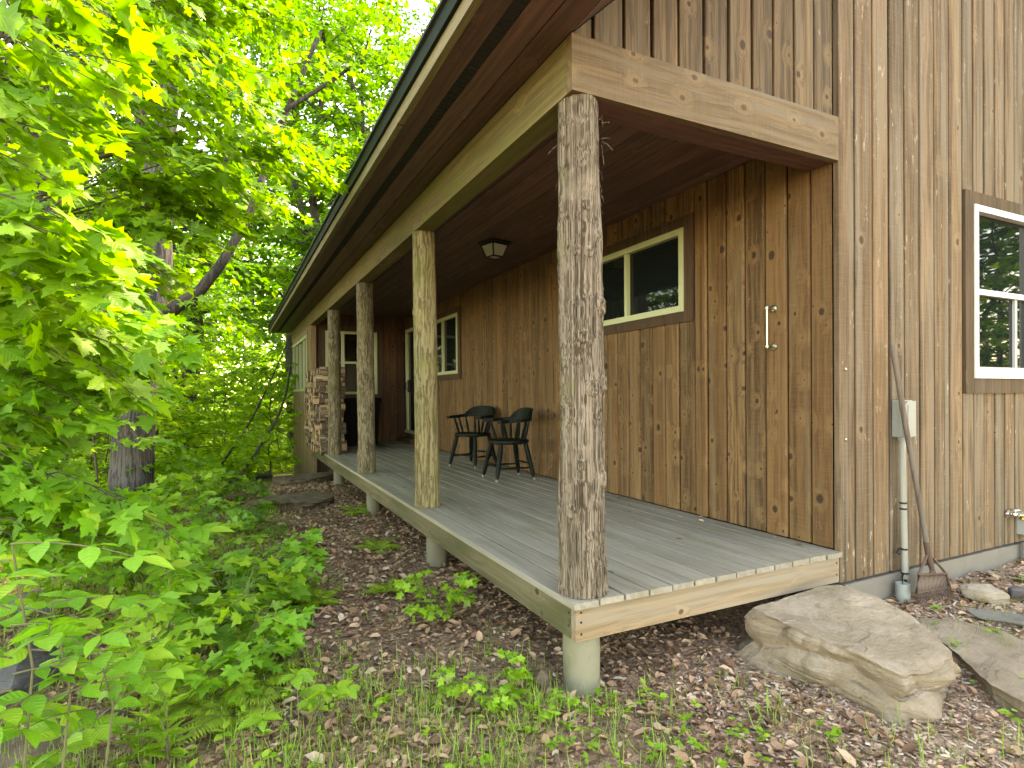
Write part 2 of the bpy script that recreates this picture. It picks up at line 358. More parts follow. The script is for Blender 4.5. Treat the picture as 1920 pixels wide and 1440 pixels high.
def rockmat(name, a, b, c, moss=None, moss_leaf_amt=.2, rust=None):
    t = NT(name); P = t.obj()
    st = t.vmath('MULTIPLY', P, (2.0, 2.0, 14.0))
    n = t.noise(st, 2.2, 7, .62, .6); n2 = t.noise(P, 38, 5, .65); n3 = t.noise(P, 5, 4)
    col = t.mix(t.sstep(n, .3, .7), a, b); col = t.mix(t.math('MULTIPLY', t.sstep(n3, .5, .72), .7), col, c)
    col = t.mix(t.math('MULTIPLY', t.sstep(n2, .52, .72), .4), col, tuple(k*.55 for k in a))
    wn = t.n('TexVoronoi', {'Vector': t.vmath('MULTIPLY', P, (7, 16, 30)), 'Scale': 1.0}, feature='DISTANCE_TO_EDGE').outputs['Distance']
    if rust: col = t.mix(t.math('MULTIPLY', t.sstep(t.noise(P, 7, 4), .56, .7), .7), col, rust)
    if moss: col = t.mix(t.math('MULTIPLY', t.sstep(t.noise(P, 9, 5), .66-.4*moss_leaf_amt, .82), .75), col, moss)
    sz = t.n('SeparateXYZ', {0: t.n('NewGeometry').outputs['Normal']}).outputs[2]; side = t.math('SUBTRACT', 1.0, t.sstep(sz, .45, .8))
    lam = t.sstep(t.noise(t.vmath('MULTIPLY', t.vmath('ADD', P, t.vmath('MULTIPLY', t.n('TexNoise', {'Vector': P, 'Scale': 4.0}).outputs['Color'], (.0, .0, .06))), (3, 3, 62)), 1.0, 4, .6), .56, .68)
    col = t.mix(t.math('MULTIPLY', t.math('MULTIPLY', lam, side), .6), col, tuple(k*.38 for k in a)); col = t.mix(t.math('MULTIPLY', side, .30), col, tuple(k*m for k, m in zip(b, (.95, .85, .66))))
    n4 = t.noise(P, 130, 4, .7)
    col = t.mix(t.math('MULTIPLY', t.sstep(n4, .55, .75), .35), col, tuple(k*.45 for k in a)); col = t.mix(t.math('MULTIPLY', t.sstep(n4, .25, .4), -.25), col, tuple(min(1, k*1.4) for k in c))
    h = t.math('ADD', t.math('ADD', t.math('MULTIPLY', n, .8), t.math('MULTIPLY', n2, .45)), t.math('MULTIPLY', n4, .25))
    return t.finish(col, .9, h, 1.0, .022, .2)
MAT['rock'] = rockmat('tan_grey_rock', (.265, .213, .160), (.180, .142, .102), (.315, .265, .210), (.085, .080, .036), .14)
MAT['rock_grey'] = rockmat('dark_grey_rock', (0.088, 0.091, 0.094), (0.056, 0.057, 0.062), (0.130, 0.133, 0.133), (0.046, 0.058, 0.023), .3)
MAT['rock_orange'] = rockmat('white_orange_rock', (0.268, 0.241, 0.201), (0.206, 0.161, 0.112), (0.303, 0.286, 0.254), rust=(0.170, 0.085, 0.036))
MAT['rock_purple'] = rockmat('purple_grey_rock', (0.105, 0.091, 0.095), (0.070, 0.063, 0.070), (0.140, 0.119, 0.119))
MAT['rock_lichen'] = rockmat('lichen_grey_rock', (0.144, 0.139, 0.127), (0.101, 0.097, 0.084), (0.185, 0.182, 0.168), (0.067, 0.071, 0.025), .35)
MAT['rock_brown'] = rockmat('brown_earthy_rock', (0.124, 0.090, 0.065), (0.077, 0.055, 0.038), (0.161, 0.124, 0.093), (0.062, 0.068, 0.028), .25)

def barkmat(name, light, dark, moss=None, moss_leaf_amt=.3, fib=9.0, zs=.9, mossx=False, lo=.42, hi=.58):
    t = NT(name); P = t.obj()
    w = t.math('MULTIPLY', t.noise(P, 3.0, 2), .12)
    Pw = t.vmath('ADD', P, t.n('CombineXYZ', {0: w, 1: w, 2: 0}).outputs[0])
    g1 = t.noise(t.vmath('MULTIPLY', Pw, (fib*9, fib*9, zs*3.0)), 1.0, 4, .65)
    g2 = t.noise(t.vmath('MULTIPLY', Pw, (fib*3, fib*3, zs)), 1.0, 3)
    col = t.mix(t.sstep(t.math('ADD', t.math('MULTIPLY', g1, .75), t.math('MULTIPLY', g2, .25)), lo, hi), dark, light)
    n3 = t.noise(P, 4.5, 4)
    col = t.mix(t.math('MULTIPLY', t.sstep(n3, .5, .75), .4), col, tuple(min(1, k*1.35) for k in light))
    if moss:
        m = t.noise(P, 3.5, 4)
        if mossx:   # algae grows on the damp side that faces the wood
            sx = t.n('SeparateXYZ', {0: P}).outputs[0]
            m = t.math('ADD', m, t.math('MULTIPLY', sx, -2.6))
        m = t.sstep(m, .66-.4*moss_leaf_amt, .86-.3*moss_leaf_amt)
        col = t.mix(t.math('MULTIPLY', m, .62), col, moss)
    return t.finish(col, .92, t.math('ADD', g1, t.math('MULTIPLY', g2, .5)), .8, .008, .15)
MAT['cedarbark'] = barkmat('shaggy_cedar_bark', (0.198, 0.163, 0.127), (0.039, 0.028, 0.018), (0.109, 0.121, 0.041), .45, 15.0, .32, True, .40, .60)
MAT['logbark'] = barkmat('smooth_mossy_log', (.215, .180, .100), (.080, .063, .032), (.115, .118, .036), .5, 7.0, 1.1)
MAT['logbark2'] = barkmat('knotty_grey_log', (.185, .158, .108), (.055, .045, .029), (.09, .09, .036), .4, 8.0, 2.4)
MAT['trunk'] = barkmat('grey_maple_bark', (.098, .092, .092), (.034, .031, .030), (.05, .06, .025), .2, 5.0, .8)
MAT['trunkdark'] = barkmat('dark_wet_bark', (.07, .062, .055), (.028, .024, .021), (.05, .06, .025), .2, 5.0, .8)
MAT['logside'] = barkmat('firewood_bark', (.15, .115, .085), (.06, .045, .035), None, 0, 5.0, .8)

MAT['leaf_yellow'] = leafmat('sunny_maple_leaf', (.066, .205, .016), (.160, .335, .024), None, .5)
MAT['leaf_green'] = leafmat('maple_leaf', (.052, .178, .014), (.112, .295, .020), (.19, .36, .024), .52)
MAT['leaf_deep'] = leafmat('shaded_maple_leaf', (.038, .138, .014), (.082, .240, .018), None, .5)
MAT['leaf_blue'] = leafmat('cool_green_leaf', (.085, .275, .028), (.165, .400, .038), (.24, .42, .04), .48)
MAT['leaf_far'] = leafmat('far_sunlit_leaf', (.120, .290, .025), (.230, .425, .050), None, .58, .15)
MAT['leaf_herb'] = leafmat('herb_leaf', (.105, .26, .022), (.21, .39, .030), None, .4)
MAT['grass'] = leafmat('grass_blade', (.10, .22, .026), (.22, .36, .045), (.30, .31, .10), .4)
MAT['fern'] = leafmat('fern_frond', (.13, .26, .02), (.24, .37, .028), None, .45)
def littermat():
    t = NT('dry_leaf_litter'); r = t.rnd()
    c = t.ramp(r, [(0, (.095, .050, .030)), (.3, (.25, .138, .082)), (.6, (.38, .225, .142)), (.85, (.47, .31, .205)), (.96, (.48, .35, .25)), (1, (.52, .42, .32))])
    n = t.noise(t.obj(), 90, 3); c = t.mix(t.math('MULTIPLY', n, .4), c, (.06, .035, .022))
    return t.finish(c, .8, n, .3, .003, .25)
MAT['litter'] = littermat()
def soilmat():
    t = NT('forest_soil'); P = t.obj()
    n = t.noise(P, 1.6, 5); n2 = t.noise(P, 45, 5, .7); v = t.n('TexVoronoi', {'Vector': P, 'Scale': 48.0}, feature='F1')
    c = t.mix(n, (.075, .043, .028), (.15, .09, .06))
    vc = t.n('SeparateColor', {0: v.outputs['Color']}).outputs[0]
    c = t.mix(t.math('MULTIPLY', vc, .75), c, (.30, .20, .14))
    c = t.mix(t.math('MULTIPLY', t.sstep(n2, .5, .7), .6), c, (.045, .03, .022))
    sx = t.n('SeparateXYZ', {0: P})
    gx = t.math('MULTIPLY', t.sstep(sx.outputs[0], .4, 1.4), t.math('SUBTRACT', 1.0, t.sstep(sx.outputs[1], -.1, .25)))
    c = t.mix(t.math('MULTIPLY', gx, t.math('MULTIPLY_ADD', vc, .4, .35)), c, (.34, .26, .19))   # bark mulch and grit by the wall
    gl = t.math('MULTIPLY', t.sstep(t.noise(P, .5, 3), .42, .55), t.sstep(sx.outputs[1], 9.0, 14.0))
    c = t.mix(t.math('MULTIPLY', gl, .8), c, (.07, .12, .02))
    return t.finish(c, .95, t.math('ADD', n2, t.math('MULTIPLY', v.outputs['Distance'], .8)), .8, .02, .15)
MAT['soil'] = soilmat()
MAT['stem'] = plain('green_brown_stem', (.09, .085, .04), .7, nz=.3)
MAT['twig'] = plain('dark_twig', (.045, .036, .028), .8, nz=.3)

# ------------------------------------------------------------------ ground
def G(x, y):
    x = np.asarray(x, float); y = np.asarray(y, float); sh = np.broadcast(x, y).shape
    x = np.broadcast_to(x, sh).astype(float); y = np.broadcast_to(y, sh).astype(float)
    z = np.full(sh, -.435)
    z = z-.10*np.clip(y-7.0, 0, 9)-.03*np.clip(y-16, 0, 20)
    z = z-.11*np.clip(-1.3-x, 0, 6)*np.clip((y+2)/3, .3, 1)
    z = z+.05*np.clip(x-1.2, 0, 2.0)*np.clip(1-np.abs(y+.2)/2.0, 0, 1)
    z = z-.05*np.clip(-y-.4, 0, 2)
    P = np.stack([x.ravel(), y.ravel(), np.zeros(x.size)], 1)
    near = np.clip(1-np.hypot(x-1, y-3)/40, .2, 1)
    z = z+(.045*fbm(P*.9, 3)+.022*fbm(P*4.0+9, 3)).reshape(sh)*1.0
    z = z+.5*(vnoise(P*.11+3).reshape(sh))*np.clip((np.hypot(x, y-4)-9)/12, 0, 1)
    return z
def grid_axis(a, b, c, d, fine, coarse):
    l = list(np.arange(b, c, fine)); s = fine; v = b; left = []
    while v > a: s = min(s*1.18, coarse); v -= s; left.append(v)
    s = fine; v = l[-1]; right = []
    while v < d: s = min(s*1.18, coarse); v += s; right.append(v)
    return np.array(left[::-1]+l+right)
gx = grid_axis(-90, -3.2, 4.6, 90, .045, 4); gy = grid_axis(-60, -2.0, 9.5, 130, .05, 4)
XX, YY = np.meshgrid(gx, gy, indexing='ij'); ZZ = G(XX, YY)
P_ = np.stack([XX.ravel(), YY.ravel(), np.zeros(XX.size)], 1)
ZZ = ZZ+(.010*fbm(P_*14, 3)).reshape(ZZ.shape)
nx, ny = XX.shape; I = np.arange(nx*ny).reshape(nx, ny)
Fq = np.stack([I[:-1, :-1], I[1:, :-1], I[1:, 1:], I[:-1, 1:]], -1).reshape(-1, 4)
tag(raw_mesh('ground', np.stack([XX.ravel(), YY.ravel(), ZZ.ravel()], 1), Fq, MAT['soil'], smooth=True), kind='structure')
def g1(x, y): return float(G(np.array([x]), np.array([y]))[0])

# ------------------------------------------------------------------ the cabin
W = 1.878; H = 2.34; T = 2.60; YS = 9.6; YE = 13.1; XR = 11.2; RIDGE = 5.6; SL = .93
cabin = thing('cabin', 'brown board-sided log-post cabin with a long covered porch under its eave', 'cabin', (0, 0, 0))
gab = lambda p: (p[0], -p[1], p[2])
por = lambda p: (W-p[1], p[0], p[2])
sfr = lambda p: (p[0], YS-p[1], p[2])
ssd = lambda p: (-p[1], p[0], p[2])
def roofz(x): return T+.0+SL*max(0, min(x, 2*RIDGE-x))

def boards(mb, edges, w, z0, ztop, holes=(), gap=.018, jit=.003, slope=None, ch=.004, th=.02):
    for a, b in zip(edges[:-1], edges[1:]):
        segs = [(z0, None)]
        for (u0, u1, v0, v1) in holes:
            if a < u1-.01 and b > u0+.01: segs = [(z0, v0), (v1, None)]
        for s0, s1 in segs:
            r = random.random(); ww = w+random.uniform(-jit, jit)
            if s1 is None:
                ta, tb = (ztop(a), ztop(b-gap)) if slope else (ztop, ztop)
                mb.board(a, b-gap, s0, ta, ww, th, ch, tb, r)
            else: mb.board(a, b-gap, s0, s1, ww, th, ch, None, r)

# gable wall: wide boards with dark channel joints
e = [1.875, 2.032, 2.211, 2.376, 2.541, 2.707, 2.874, 3.054, 3.22]
while e[-1] < XR-.1: e.append(e[-1]+random.uniform(.138, .150))
GW = (3.335, 4.235, 1.045, 2.280)          # gable window opening
GT = (3.228, 4.342, .936, 2.372)           # its casing
mb = MB(gab); boards(mb, e, 0, -.195, lambda x: roofz(x)-.004, [GT], slope=True, th=.037)
gw = mb.build('gable_wall', MAT['gable'], cabin); gw['label'] = 'weathered greyish vertical board wall of the gable end'
mb = MB(gab); bk = -.040
mb.prism([(1.879, -.19), (GT[0], -.19), (GT[0], roofz(GT[0])-.01), (1.879, roofz(1.879)-.01)], 'y', bk-.05, bk)
mb.prism([(GT[0], -.19), (GT[1], -.19), (GT[1], GT[2]), (GT[0], GT[2])], 'y', bk-.05, bk)
mb.prism([(GT[0], GT[3]), (GT[1], GT[3]), (GT[1], roofz(GT[1])-.01), (GT[0], roofz(GT[0])-.01)], 'y', bk-.05, bk)
mb.prism([(GT[1], -.19), (XR, -.19), (XR, roofz(XR)-.01), (RIDGE, roofz(RIDGE)-.01), (GT[1], roofz(GT[1])-.01)], 'y', bk-.05, bk)
mb.build('wall_backing', MAT['groove'], gw)
for z in (1.09, .665): m = MB(gab); m.tube([(1.925, .001, z), (1.925, .007, z), (1.925, .010, z)], [.011, .010, .004], 10); m.build('bolt', MAT['nickel'], gw, True)
# upper gable boards above the beam
e = [.012, .14, .319, .491, .663, .836, 1.012, 1.184, 1.351, 1.523, 1.698, 1.872]
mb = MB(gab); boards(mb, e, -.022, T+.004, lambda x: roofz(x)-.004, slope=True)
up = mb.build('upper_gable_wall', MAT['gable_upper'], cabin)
mb = MB(gab); mb.prism([(.02, T+.003), (1.874, T+.003), (1.874, roofz(1.874)-.01), (.02, roofz(.02)-.006)], 'y', -.1, -.043)
mb.build('wall_backing', MAT['groove'], up)
# far, unseen-from-here sides close the house
mb = MB(); mb.box(XR-.05, XR, .03, YE-.03, -1.2, T+.0); mb.box(0.06, XR, YE-.06, YE, 1.2+1.2, T); mb.box(2.0, XR-.05, YE-.06, YE, -1.2, 2.4)
mb.build('side_wall', MAT['gable'], cabin)
mb = MB(); mb.prism([(.1, T+.001), (XR-.1, T+.001), (RIDGE, roofz(RIDGE)-.05)], 'y', YE-.05, YE); mb.build('rear_gable', MAT['gable'], cabin)

# concrete foundation with a slightly bellied face
mb = MB(); mb.box(1.92, XR, .0, .25, -1.0, -.215); mb.build('foundation', MAT['concrete'], cabin)

# porch wall
WIN1 = (1.306, 2.83, 1.612, 2.285); T1 = (1.208, 2.93, 1.525, 2.376)
WIN2 = (6.43, 7.95, 1.300, 2.275); T2 = (6.33, 8.05, 1.205, 2.37)
DOOR = (8.55, 9.47, .24, 2.31)
e = [.005, .041, .202, .370, .546, .721, .893, 1.079, 1.211]
while e[-1] < 9.56: e.append(e[-1]+random.uniform(.160, .182))
e[-1] = YS+.02
mb = MB(por); boards(mb, e, 0, .0, 2.575, [T1, T2, (DOOR[0]-.05, DOOR[1]+.05, -.0, DOOR[3]+.02)], gap=.010, ch=.011)
pw = mb.build('porch_wall', MAT['porch'], cabin); pw['label'] = 'knotty orange-brown board wall sheltered under the porch roof'
mb = MB(por)
def wallpanels(mb, u0, u1, v0, v1, holes, w0, w1):
    us = sorted({u0, u1}|{h[0] for h in holes}|{h[1] for h in holes})
    for a, b in zip(us[:-1], us[1:]):
        hs = sorted([h for h in holes if h[0] <= a and h[1] >= b], key=lambda h: h[2]); z = v0
        for h in hs:
            if h[2] > z+1e-3: mb.box(a, b, w0, w1, z, h[2], .5)
            z = h[3]
        if z < v1-1e-3: mb.box(a, b, w0, w1, z, v1, .5)
wallpanels(mb, .06, YS+.05, .0, 2.58, [T1, T2, (DOOR[0], DOOR[1], -.01, DOOR[3])], -.08, -.0215)
mb.build('wall_backing', MAT['groove'], pw)

def window(name, xf, o, tr, fm, sillmat, split=None, rail=None, glass='glass', wf=.045, parent=cabin, label=None, trimmat='trim_dark', w=0.0, extra_v=()):
    """casing, vinyl frame, sashes and panes; o = opening, tr = casing outline"""
    u0, u1, v0, v1 = o; a0, a1, b0, b1 = tr
    m = MB(xf)
    m.box(u0, u0+wf, w-.05, w+.022, v0, v1); m.box(u1-wf, u1, w-.05, w+.022, v0, v1)
    m.box(u0+wf, u1-wf, w-.05, w+.020, v1-wf, v1); m.box(u0+wf, u1-wf, w-.05, w+.026, v0, v0+wf)
    root = m.build('window', MAT[fm], parent)
    if label: root['label'] = label
    c = MB(xf)
    c.box(a0, u0, w-.03, w+.012, b0, b1); c.box(u1, a1, w-.03, w+.012, b0, b1)
    c.box(u0, u1, w-.03, w+.010, v1, b1); c.box(u0, u1, w-.03, w+.014, b0, v0)
    c.build('casing', MAT[trimmat], root)
    i0, i1, j0, j1 = u0+wf, u1-wf, v0+wf, v1-wf
    s = MB(xf)
    if split is not None: s.box(split-.018, split+.018, w-.045, w+.010, j0, j1)
    for q in extra_v: s.box(q-.028, q+.028, w-.045, w+.012, j0, j1)
    if rail is not None: s.box(i0, i1, w-.045, w+.004, rail-.020, rail+.020)
    if s.v: s.build('mullion', MAT[fm], root)
    g = MB(xf)
    g.box(i0-.005, i1+.005, w-.040, w-.030, j0-.005, j1+.005); g.build('pane', MAT[glass], root)
    return root
wg = window('window', gab, GW, GT, 'white', 'trim', rail=1.667, trimmat='trim', label='white framed double-hung window in the gable wall')
m = MB(gab)   # grey insect screen frame of the lower sash
m.box(3.38, 3.415, -.028, -.004, 1.090, 1.647); m.box(4.155, 4.19, -.028, -.004, 1.090, 1.647); m.box(3.415, 4.155, -.028, -.003, 1.090, 1.128)
m.box(3.955, 3.985, -.029, -.010, 1.128, 1.647)
m.build('screen_frame', MAT['screen'], wg)
window('window', por, WIN1, T1, 'greenwhite', None, split=2.067, wf=.05, label='pale green framed sliding window near the porch corner')
window('window', por, WIN2, T2, 'greenwhite', None, split=7.19, wf=.05, label='sliding window behind the two dark chairs')
# door beside the corner of the sunroom
m = MB(por); m.box(DOOR[0], DOOR[0]+.09, -.06, .02, DOOR[2], DOOR[3]); m.box(DOOR[1]-.10, DOOR[1], -.06, .02, DOOR[2], DOOR[3]); m.box(DOOR[0]+.09, DOOR[1]-.10, -.06, .018, DOOR[3]-.07, DOOR[3]); m.box(DOOR[0], DOOR[1], -.06, .05, DOOR[2]-.05, DOOR[2])
dr = m.build('door', MAT['greenwhite'], cabin); dr['label'] = 'pale framed glass storm door at the end of the porch'
m = MB(por); m.box(DOOR[0]+.092, DOOR[1]-.102, -.05, -.02, DOOR[2]+.001, DOOR[3]-.071); m.build('door_pane', MAT['glass'], dr)
m = MB(por); m.box(DOOR[1]-.15, DOOR[1]-.105, -.018, .006, 1.02, 1.27); m.tube([(DOOR[1]-.128, .006, 1.22), (DOOR[1]-.128, .05, 1.22), (DOOR[1]-.128, .05, 1.08), (DOOR[1]-.128, .006, 1.08)], .010, 8); m.build('door_handle', MAT['blackiron'], dr)
m = MB(por); m.box(DOOR[0]-.04, DOOR[1]+.04, -.05, .02, .0, DOOR[2]-.051); m.box(DOOR[0]-.02, DOOR[1]+.0, .021, .20, .0, .10); m.build('door_step', MAT['trim_dark'], dr)

# sunroom at the far end of the porch
SW = (.28, 1.30, .985, 2.245); ST = (.16, 1.42, .88, 2.36)
e = [0.002]
while e[-1] < W-.06: e.append(e[-1]+random.uniform(.135, .155))
e[-1] = W+.005
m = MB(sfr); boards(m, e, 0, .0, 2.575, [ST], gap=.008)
sf = m.build('sunroom_front_wall', MAT['porch_far_shade'], cabin)
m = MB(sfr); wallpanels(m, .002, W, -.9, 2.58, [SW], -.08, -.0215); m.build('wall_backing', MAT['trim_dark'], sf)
window('window', sfr, SW, ST, 'greenwhite', None, split=None, rail=1.62, glass='clear', wf=.05, extra_v=(.62,), label='sunroom window facing the porch behind the far posts')
SS = (10.05, 12.95, 1.06, 2.20); SST = (9.95, 13.02, .95, 2.29)
m = MB(ssd)
for a, b in ((YS, 10.32), (10.32, 11.54), (11.54, YE)): m.board(a, b-.006, -1.15 if a > 9.7 else -1.0, .95, 0, .06, .004)
m.board(YS, 9.95, .951, 2.345, 0, .06, .004); m.board(9.951, YE, 2.291, 2.345, 0, .06, .003); m.board(13.021, YE, .951, 2.29, 0, .06, .003)
sw = m.build('sunroom_side_wall', MAT['sunply'], cabin); sw['label'] = 'brown panelled side of the sunroom, stained near the ground'
window('window', ssd, SS, SST, 'greenwhite', None, glass='glass', wf=.055, extra_v=(10.76, 11.48, 12.2), trimmat='sunply', label='row of narrow sunroom windows facing the wood')
m = MB(); m.box(.0, .10, YS-.05, YS-.0, -1.0, 2.34); m.build('corner_board', MAT['sunply'], cabin)
m = MB(); m.box(.07, W+3, YS+.09, YE-.07, -.06, 0.0); m.box(W+3, W+3.05, YS+.09, YE-.07, 0, 2.57); m.box(.07, W+3, YS+.09, YE-.07, 2.571, 2.59)
m.box(.9, W+3, YE-.12, YE-.062, 0, 2.4); m.box(.07, .9, YE-.12, YE-.062, 0, .9); m.build('sunroom_interior', MAT['dark'], cabin)

# beams, ceiling, soffit, fascia, roof
m = MB(); m.box(.0, .14, .045, 13.4, H, T-.002); bm = m.build('eave_beam', MAT['beam_y'], cabin); bm['label'] = 'long yellow-brown beam, leaf-green light in its colour, carried by the log posts'
m = MB(); m.box(.0, 1.8735, .0, .043, H, T); m.build('gable_beam', MAT['beam_x'], cabin)['label'] = 'thick pale rough-sawn beam with knots across the porch end'
m = MB(); m.box(.142, 1.872, .044, .20, H+.002, H+.06); m.build('beam_underside', MAT['red_x'], cabin)
m = MB(); x = .141
while x < W-.002:
    b = min(x+.148, W-.002); r = random.random()
    m.prism([(x+.006, 2.574), (b-.006, 2.574), (b-.0005, 2.582), (b-.0005, 2.594), (x, 2.594), (x, 2.582)], 'y', .06, YS-.005, r); x = b
m.build('porch_ceiling', MAT['red'], cabin)
m = MB()
for a, b in ((-.452, -.330), (-.264, -.135), (-.131, .0)): m.box(a, b-.003, -.52, 13.72, T+.001+.0, T+.018)
sof = m.build('soffit', MAT['red'], cabin)
m = MB(); m.box(-.331, -.266, -.52, 13.72, T+.0035, T+.019)
for k in range(330): m.box(-.326, -.271, -.5+k*.043, -.5+k*.043+.016, T-.0005, T+.0032)
m.build('soffit_vent', MAT['vent'], sof)
# rake soffit climbing the gable
m = MB(); m.prism([(.0, T+.001), (RIDGE, T+SL*RIDGE), (RIDGE, T+SL*RIDGE+.02), (-.0, T+.021)], 'y', -.5, -.001); m.build('rake_soffit', MAT['red_x'], cabin)
m = MB(); m.box(-.492, -.453, -.54, 13.76, T-.012, T+.118); fa = m.build('fascia', MAT['fascia'], cabin)
m = MB(); m.box(-.491, -.01, 13.722, 13.76, T-.010, T+.10); m.build('eave_end_board', MAT['fascia'], cabin)
m = MB(); m.box(-.512, -.494, -.56, 13.78, T+.062, T+.135); m.box(-.512, -.40, -.56, 13.78, T+.1355, T+.142); m.build('drip_edge', MAT['drip'], cabin)
m = MB()
zt = lambda x: T+.143+SL*(x+.50)
m.prism([(-.53, T+.145), (-.53, T+.163), (RIDGE, zt(RIDGE)+.02), (2*RIDGE+.53, T+.163), (2*RIDGE+.53, T+.13), (RIDGE, zt(RIDGE)-.1), (-.38, T+.145)], 'y', -.57, 13.79)
m.prism([(.02, T+.022), (RIDGE, T+SL*RIDGE+.022), (2*RIDGE-.02, T+.022), (2*RIDGE+.5, T+.12), (RIDGE, zt(RIDGE)-.101), (-.40, T+.13)], 'y', -.55, 13.75)
m.build('roof', MAT['shingle'], cabin)

# deck
dk = MB(); xs = np.linspace(-.022, 1.868, 14)
for a, b in zip(xs[:-1], xs[1:]):
    r = random.random(); yo = random.uniform(-.004, .004); h = random.uniform(-.0015, .0)
    dk.prism([(a, -.03), (b-.0115, -.03), (b-.0115, -.004+h), (b-.0150, h), (a+.0035, h), (a, -.004+h)], 'y', -.024+yo, YS-.03, r)
deck = dk.build('porch_deck', MAT['deck'], cabin)
m = MB(); m.box(.0, .038, .0395, 9.5, -.186, -.031); m.build('rim_board', MAT['rim_y'], deck)['label'] = 'mossy stained rim board along the long side of the deck'
m = MB(); m.box(.001, 1.862, .0, .038, -.1875, -.031); m.build('rim_board', MAT['rim_x'], deck)['label'] = 'clean tan rim board across the short end of the deck'
m = MB()
for (x, z) in ((.03, -.055), (.03, -.10), (.03, -.155), (1.84, -.07), (1.84, -.14)):
    m.tube([(x, -.0025, z), (x, .002, z)], .0055, 8)
for z in (-.07, -.13): m.tube([(-.0025, .06, z), (.002, .06, z)], .0055, 8)
m.build('nail_heads', MAT['blackiron'], deck)
m = MB()
for y in np.arange(.45, 9.4, .41): m.box(.039, 1.85, y, y+.038, -.18, -.032)
m.build('joists', MAT['trim_dark'], deck)
for (x, y, rr) in ((.098, .105, .089), (.11, 2.30, .086), (.11, 4.62, .085), (.11, 7.05, .085)):
    z0 = g1(x, y)-.15; n = 28; prof = [(rr*1.02, z0), (rr, z0+.2), (rr*1.004, -.42), (rr*.996, -.36), (rr, -.30), (rr, -.190)]
    m = MB(); m.lathe([(r_+.0012*math.sin(i*2), z) for i, (r_, z) in enumerate(prof)], 36, (x, y)); m.build('pier', MAT['pier'], deck, smooth=True)

# log posts
def log_post(x, y, r0, bark, mat, seed, knots, nT=150, nz=430, lean=(0, 0), fr=8.0, fz=1.4, lump=.010, taper=.06):
    th = np.linspace(0, 2*PI, nT, endpoint=False); zz = np.linspace(0.0, H, nz)
    TH, Z = np.meshgrid(th, zz, indexing='xy'); c = np.cos(TH).ravel(); s = np.sin(TH).ravel(); z = Z.ravel()
    tw = .25*vnoise(np.stack([c*1.5, s*1.5, z*1.3+seed], 1))
    a2 = TH.ravel()+tw*.5; c2, s2 = np.cos(a2), np.sin(a2)
    n1 = vnoise(np.stack([c2*fr, s2*fr, z*fz+seed*3.1], 1)); n2 = vnoise(np.stack([c2*fr*2.3, s2*fr*2.3, z*fz*2.4+seed*5.7], 1))
    n3 = fbm(np.stack([c*1.4, s*1.4, z*2.2+seed], 1), 3); n4 = vnoise(np.stack([c2*fr*5, s2*fr*5, z*fz*6+seed], 1))
    r = r0*(1.0+taper*(.5-z/H))+bark*(1-2*np.abs(n1))*1.0+bark*.6*(1-2*np.abs(n2))+bark*.3*n4+lump*n3
    for (ka, kz, kr, kh) in knots:
        da = np.arctan2(np.sin(TH.ravel()-ka), np.cos(TH.ravel()-ka))*r0; d2 = (da/kr)**2+((z-kz)/(kr*1.25))**2
        r = r+kh*np.exp(-d2)-kh*1.15*np.exp(-d2*9)+.25*kh*np.cos(np.sqrt(d2)*7)*np.exp(-d2*.6)
    flare = .012*np.exp(-z/.08)*(.5+.8*vnoise(np.stack([c*3, s*3, z*0+seed], 1)))
    r = r+flare
    V = np.stack([x+lean[0]*z+r*c, y+lean[1]*z+r*s, z+.001], 1)
    I = np.arange(nT*nz).reshape(nz, nT); R_ = np.roll(I, -1, 1)
    F = np.stack([I[:-1], R_[:-1], R_[1:], I[1:]], -1).reshape(-1, 4)
    V = np.vstack([V, [[x, y, .001], [x+lean[0]*H, y+lean[1]*H, H]]])
    k = nT*nz; B = np.stack([np.full(nT, k), R_[0], I[0]], 1); Tp = np.stack([np.full(nT, k+1), I[-1], R_[-1]], 1)
    V[:, 2] = np.minimum(V[:, 2], H-.001)
    return raw_mesh('porch_post', V, [F, B, Tp], mat, cabin, smooth=True)
# angle towards the camera from the post is about -2.15 rad
rk = random.Random(5)
kn = [(-2.0, 2.02, .018, .014), (-1.75, 1.83, .02, .013), (-1.2, 1.70, .016, .012), (-2.25, 1.62, .020, .018), (-1.7, 1.61, .02, .014), (-1.05, 1.36, .03, .026), (-2.0, 1.22, .026, .024), (-1.6, .98, .03, .02),
      (-1.3, .86, .022, .016), (-1.0, .55, .03, .022), (-2.6, .40, .024, .018), (-2.4, 1.86, .014, .01), (-2.2, .62, .02, .014), (-.9, 1.0, .03, .02), (-2.9, 1.1, .02, .012), (-1.85, .3, .02, .012)]
p1 = log_post(.106, .100, .097, .0075, MAT['cedarbark'], 1.3, kn, 240, 640, (-.004, 0), 12.0, .60, .016, .16)
p1['label'] = 'thick shaggy grey cedar log post at the near corner'
fr = MB(); rs = random.Random(3)
def strand(a, z0, L, out, bend, rad=.0016):
    r0 = .104; p = np.array([.106+r0*math.cos(a), .100+r0*math.sin(a), z0]); d = np.array([math.cos(a), math.sin(a), 0])*out+np.array([0, 0, bend])
    t = np.array([-math.sin(a), math.cos(a), 0])*rs.uniform(-.3, .3)
    q = [p, p+(d+t)*L*.5, p+(d+t*1.3+np.array([0, 0, rs.uniform(-.4, .2)]))*L]
    fr.tube(q, [rad*1.3, rad, rad*.5], 4)
for a, z0, L, o_, b_ in ((-.65, 2.24, .035, 1, .0), (-.6, 2.17, .045, 1, -.05), (-.7, 2.15, .05, 1, -.55), (-.8, 2.13, .13, .15, -1), (2.6, 2.15, .05, 1, -.5), (2.7, 2.24, .08, .08, -1)):
    strand(a, z0, L, o_, b_, .0017)
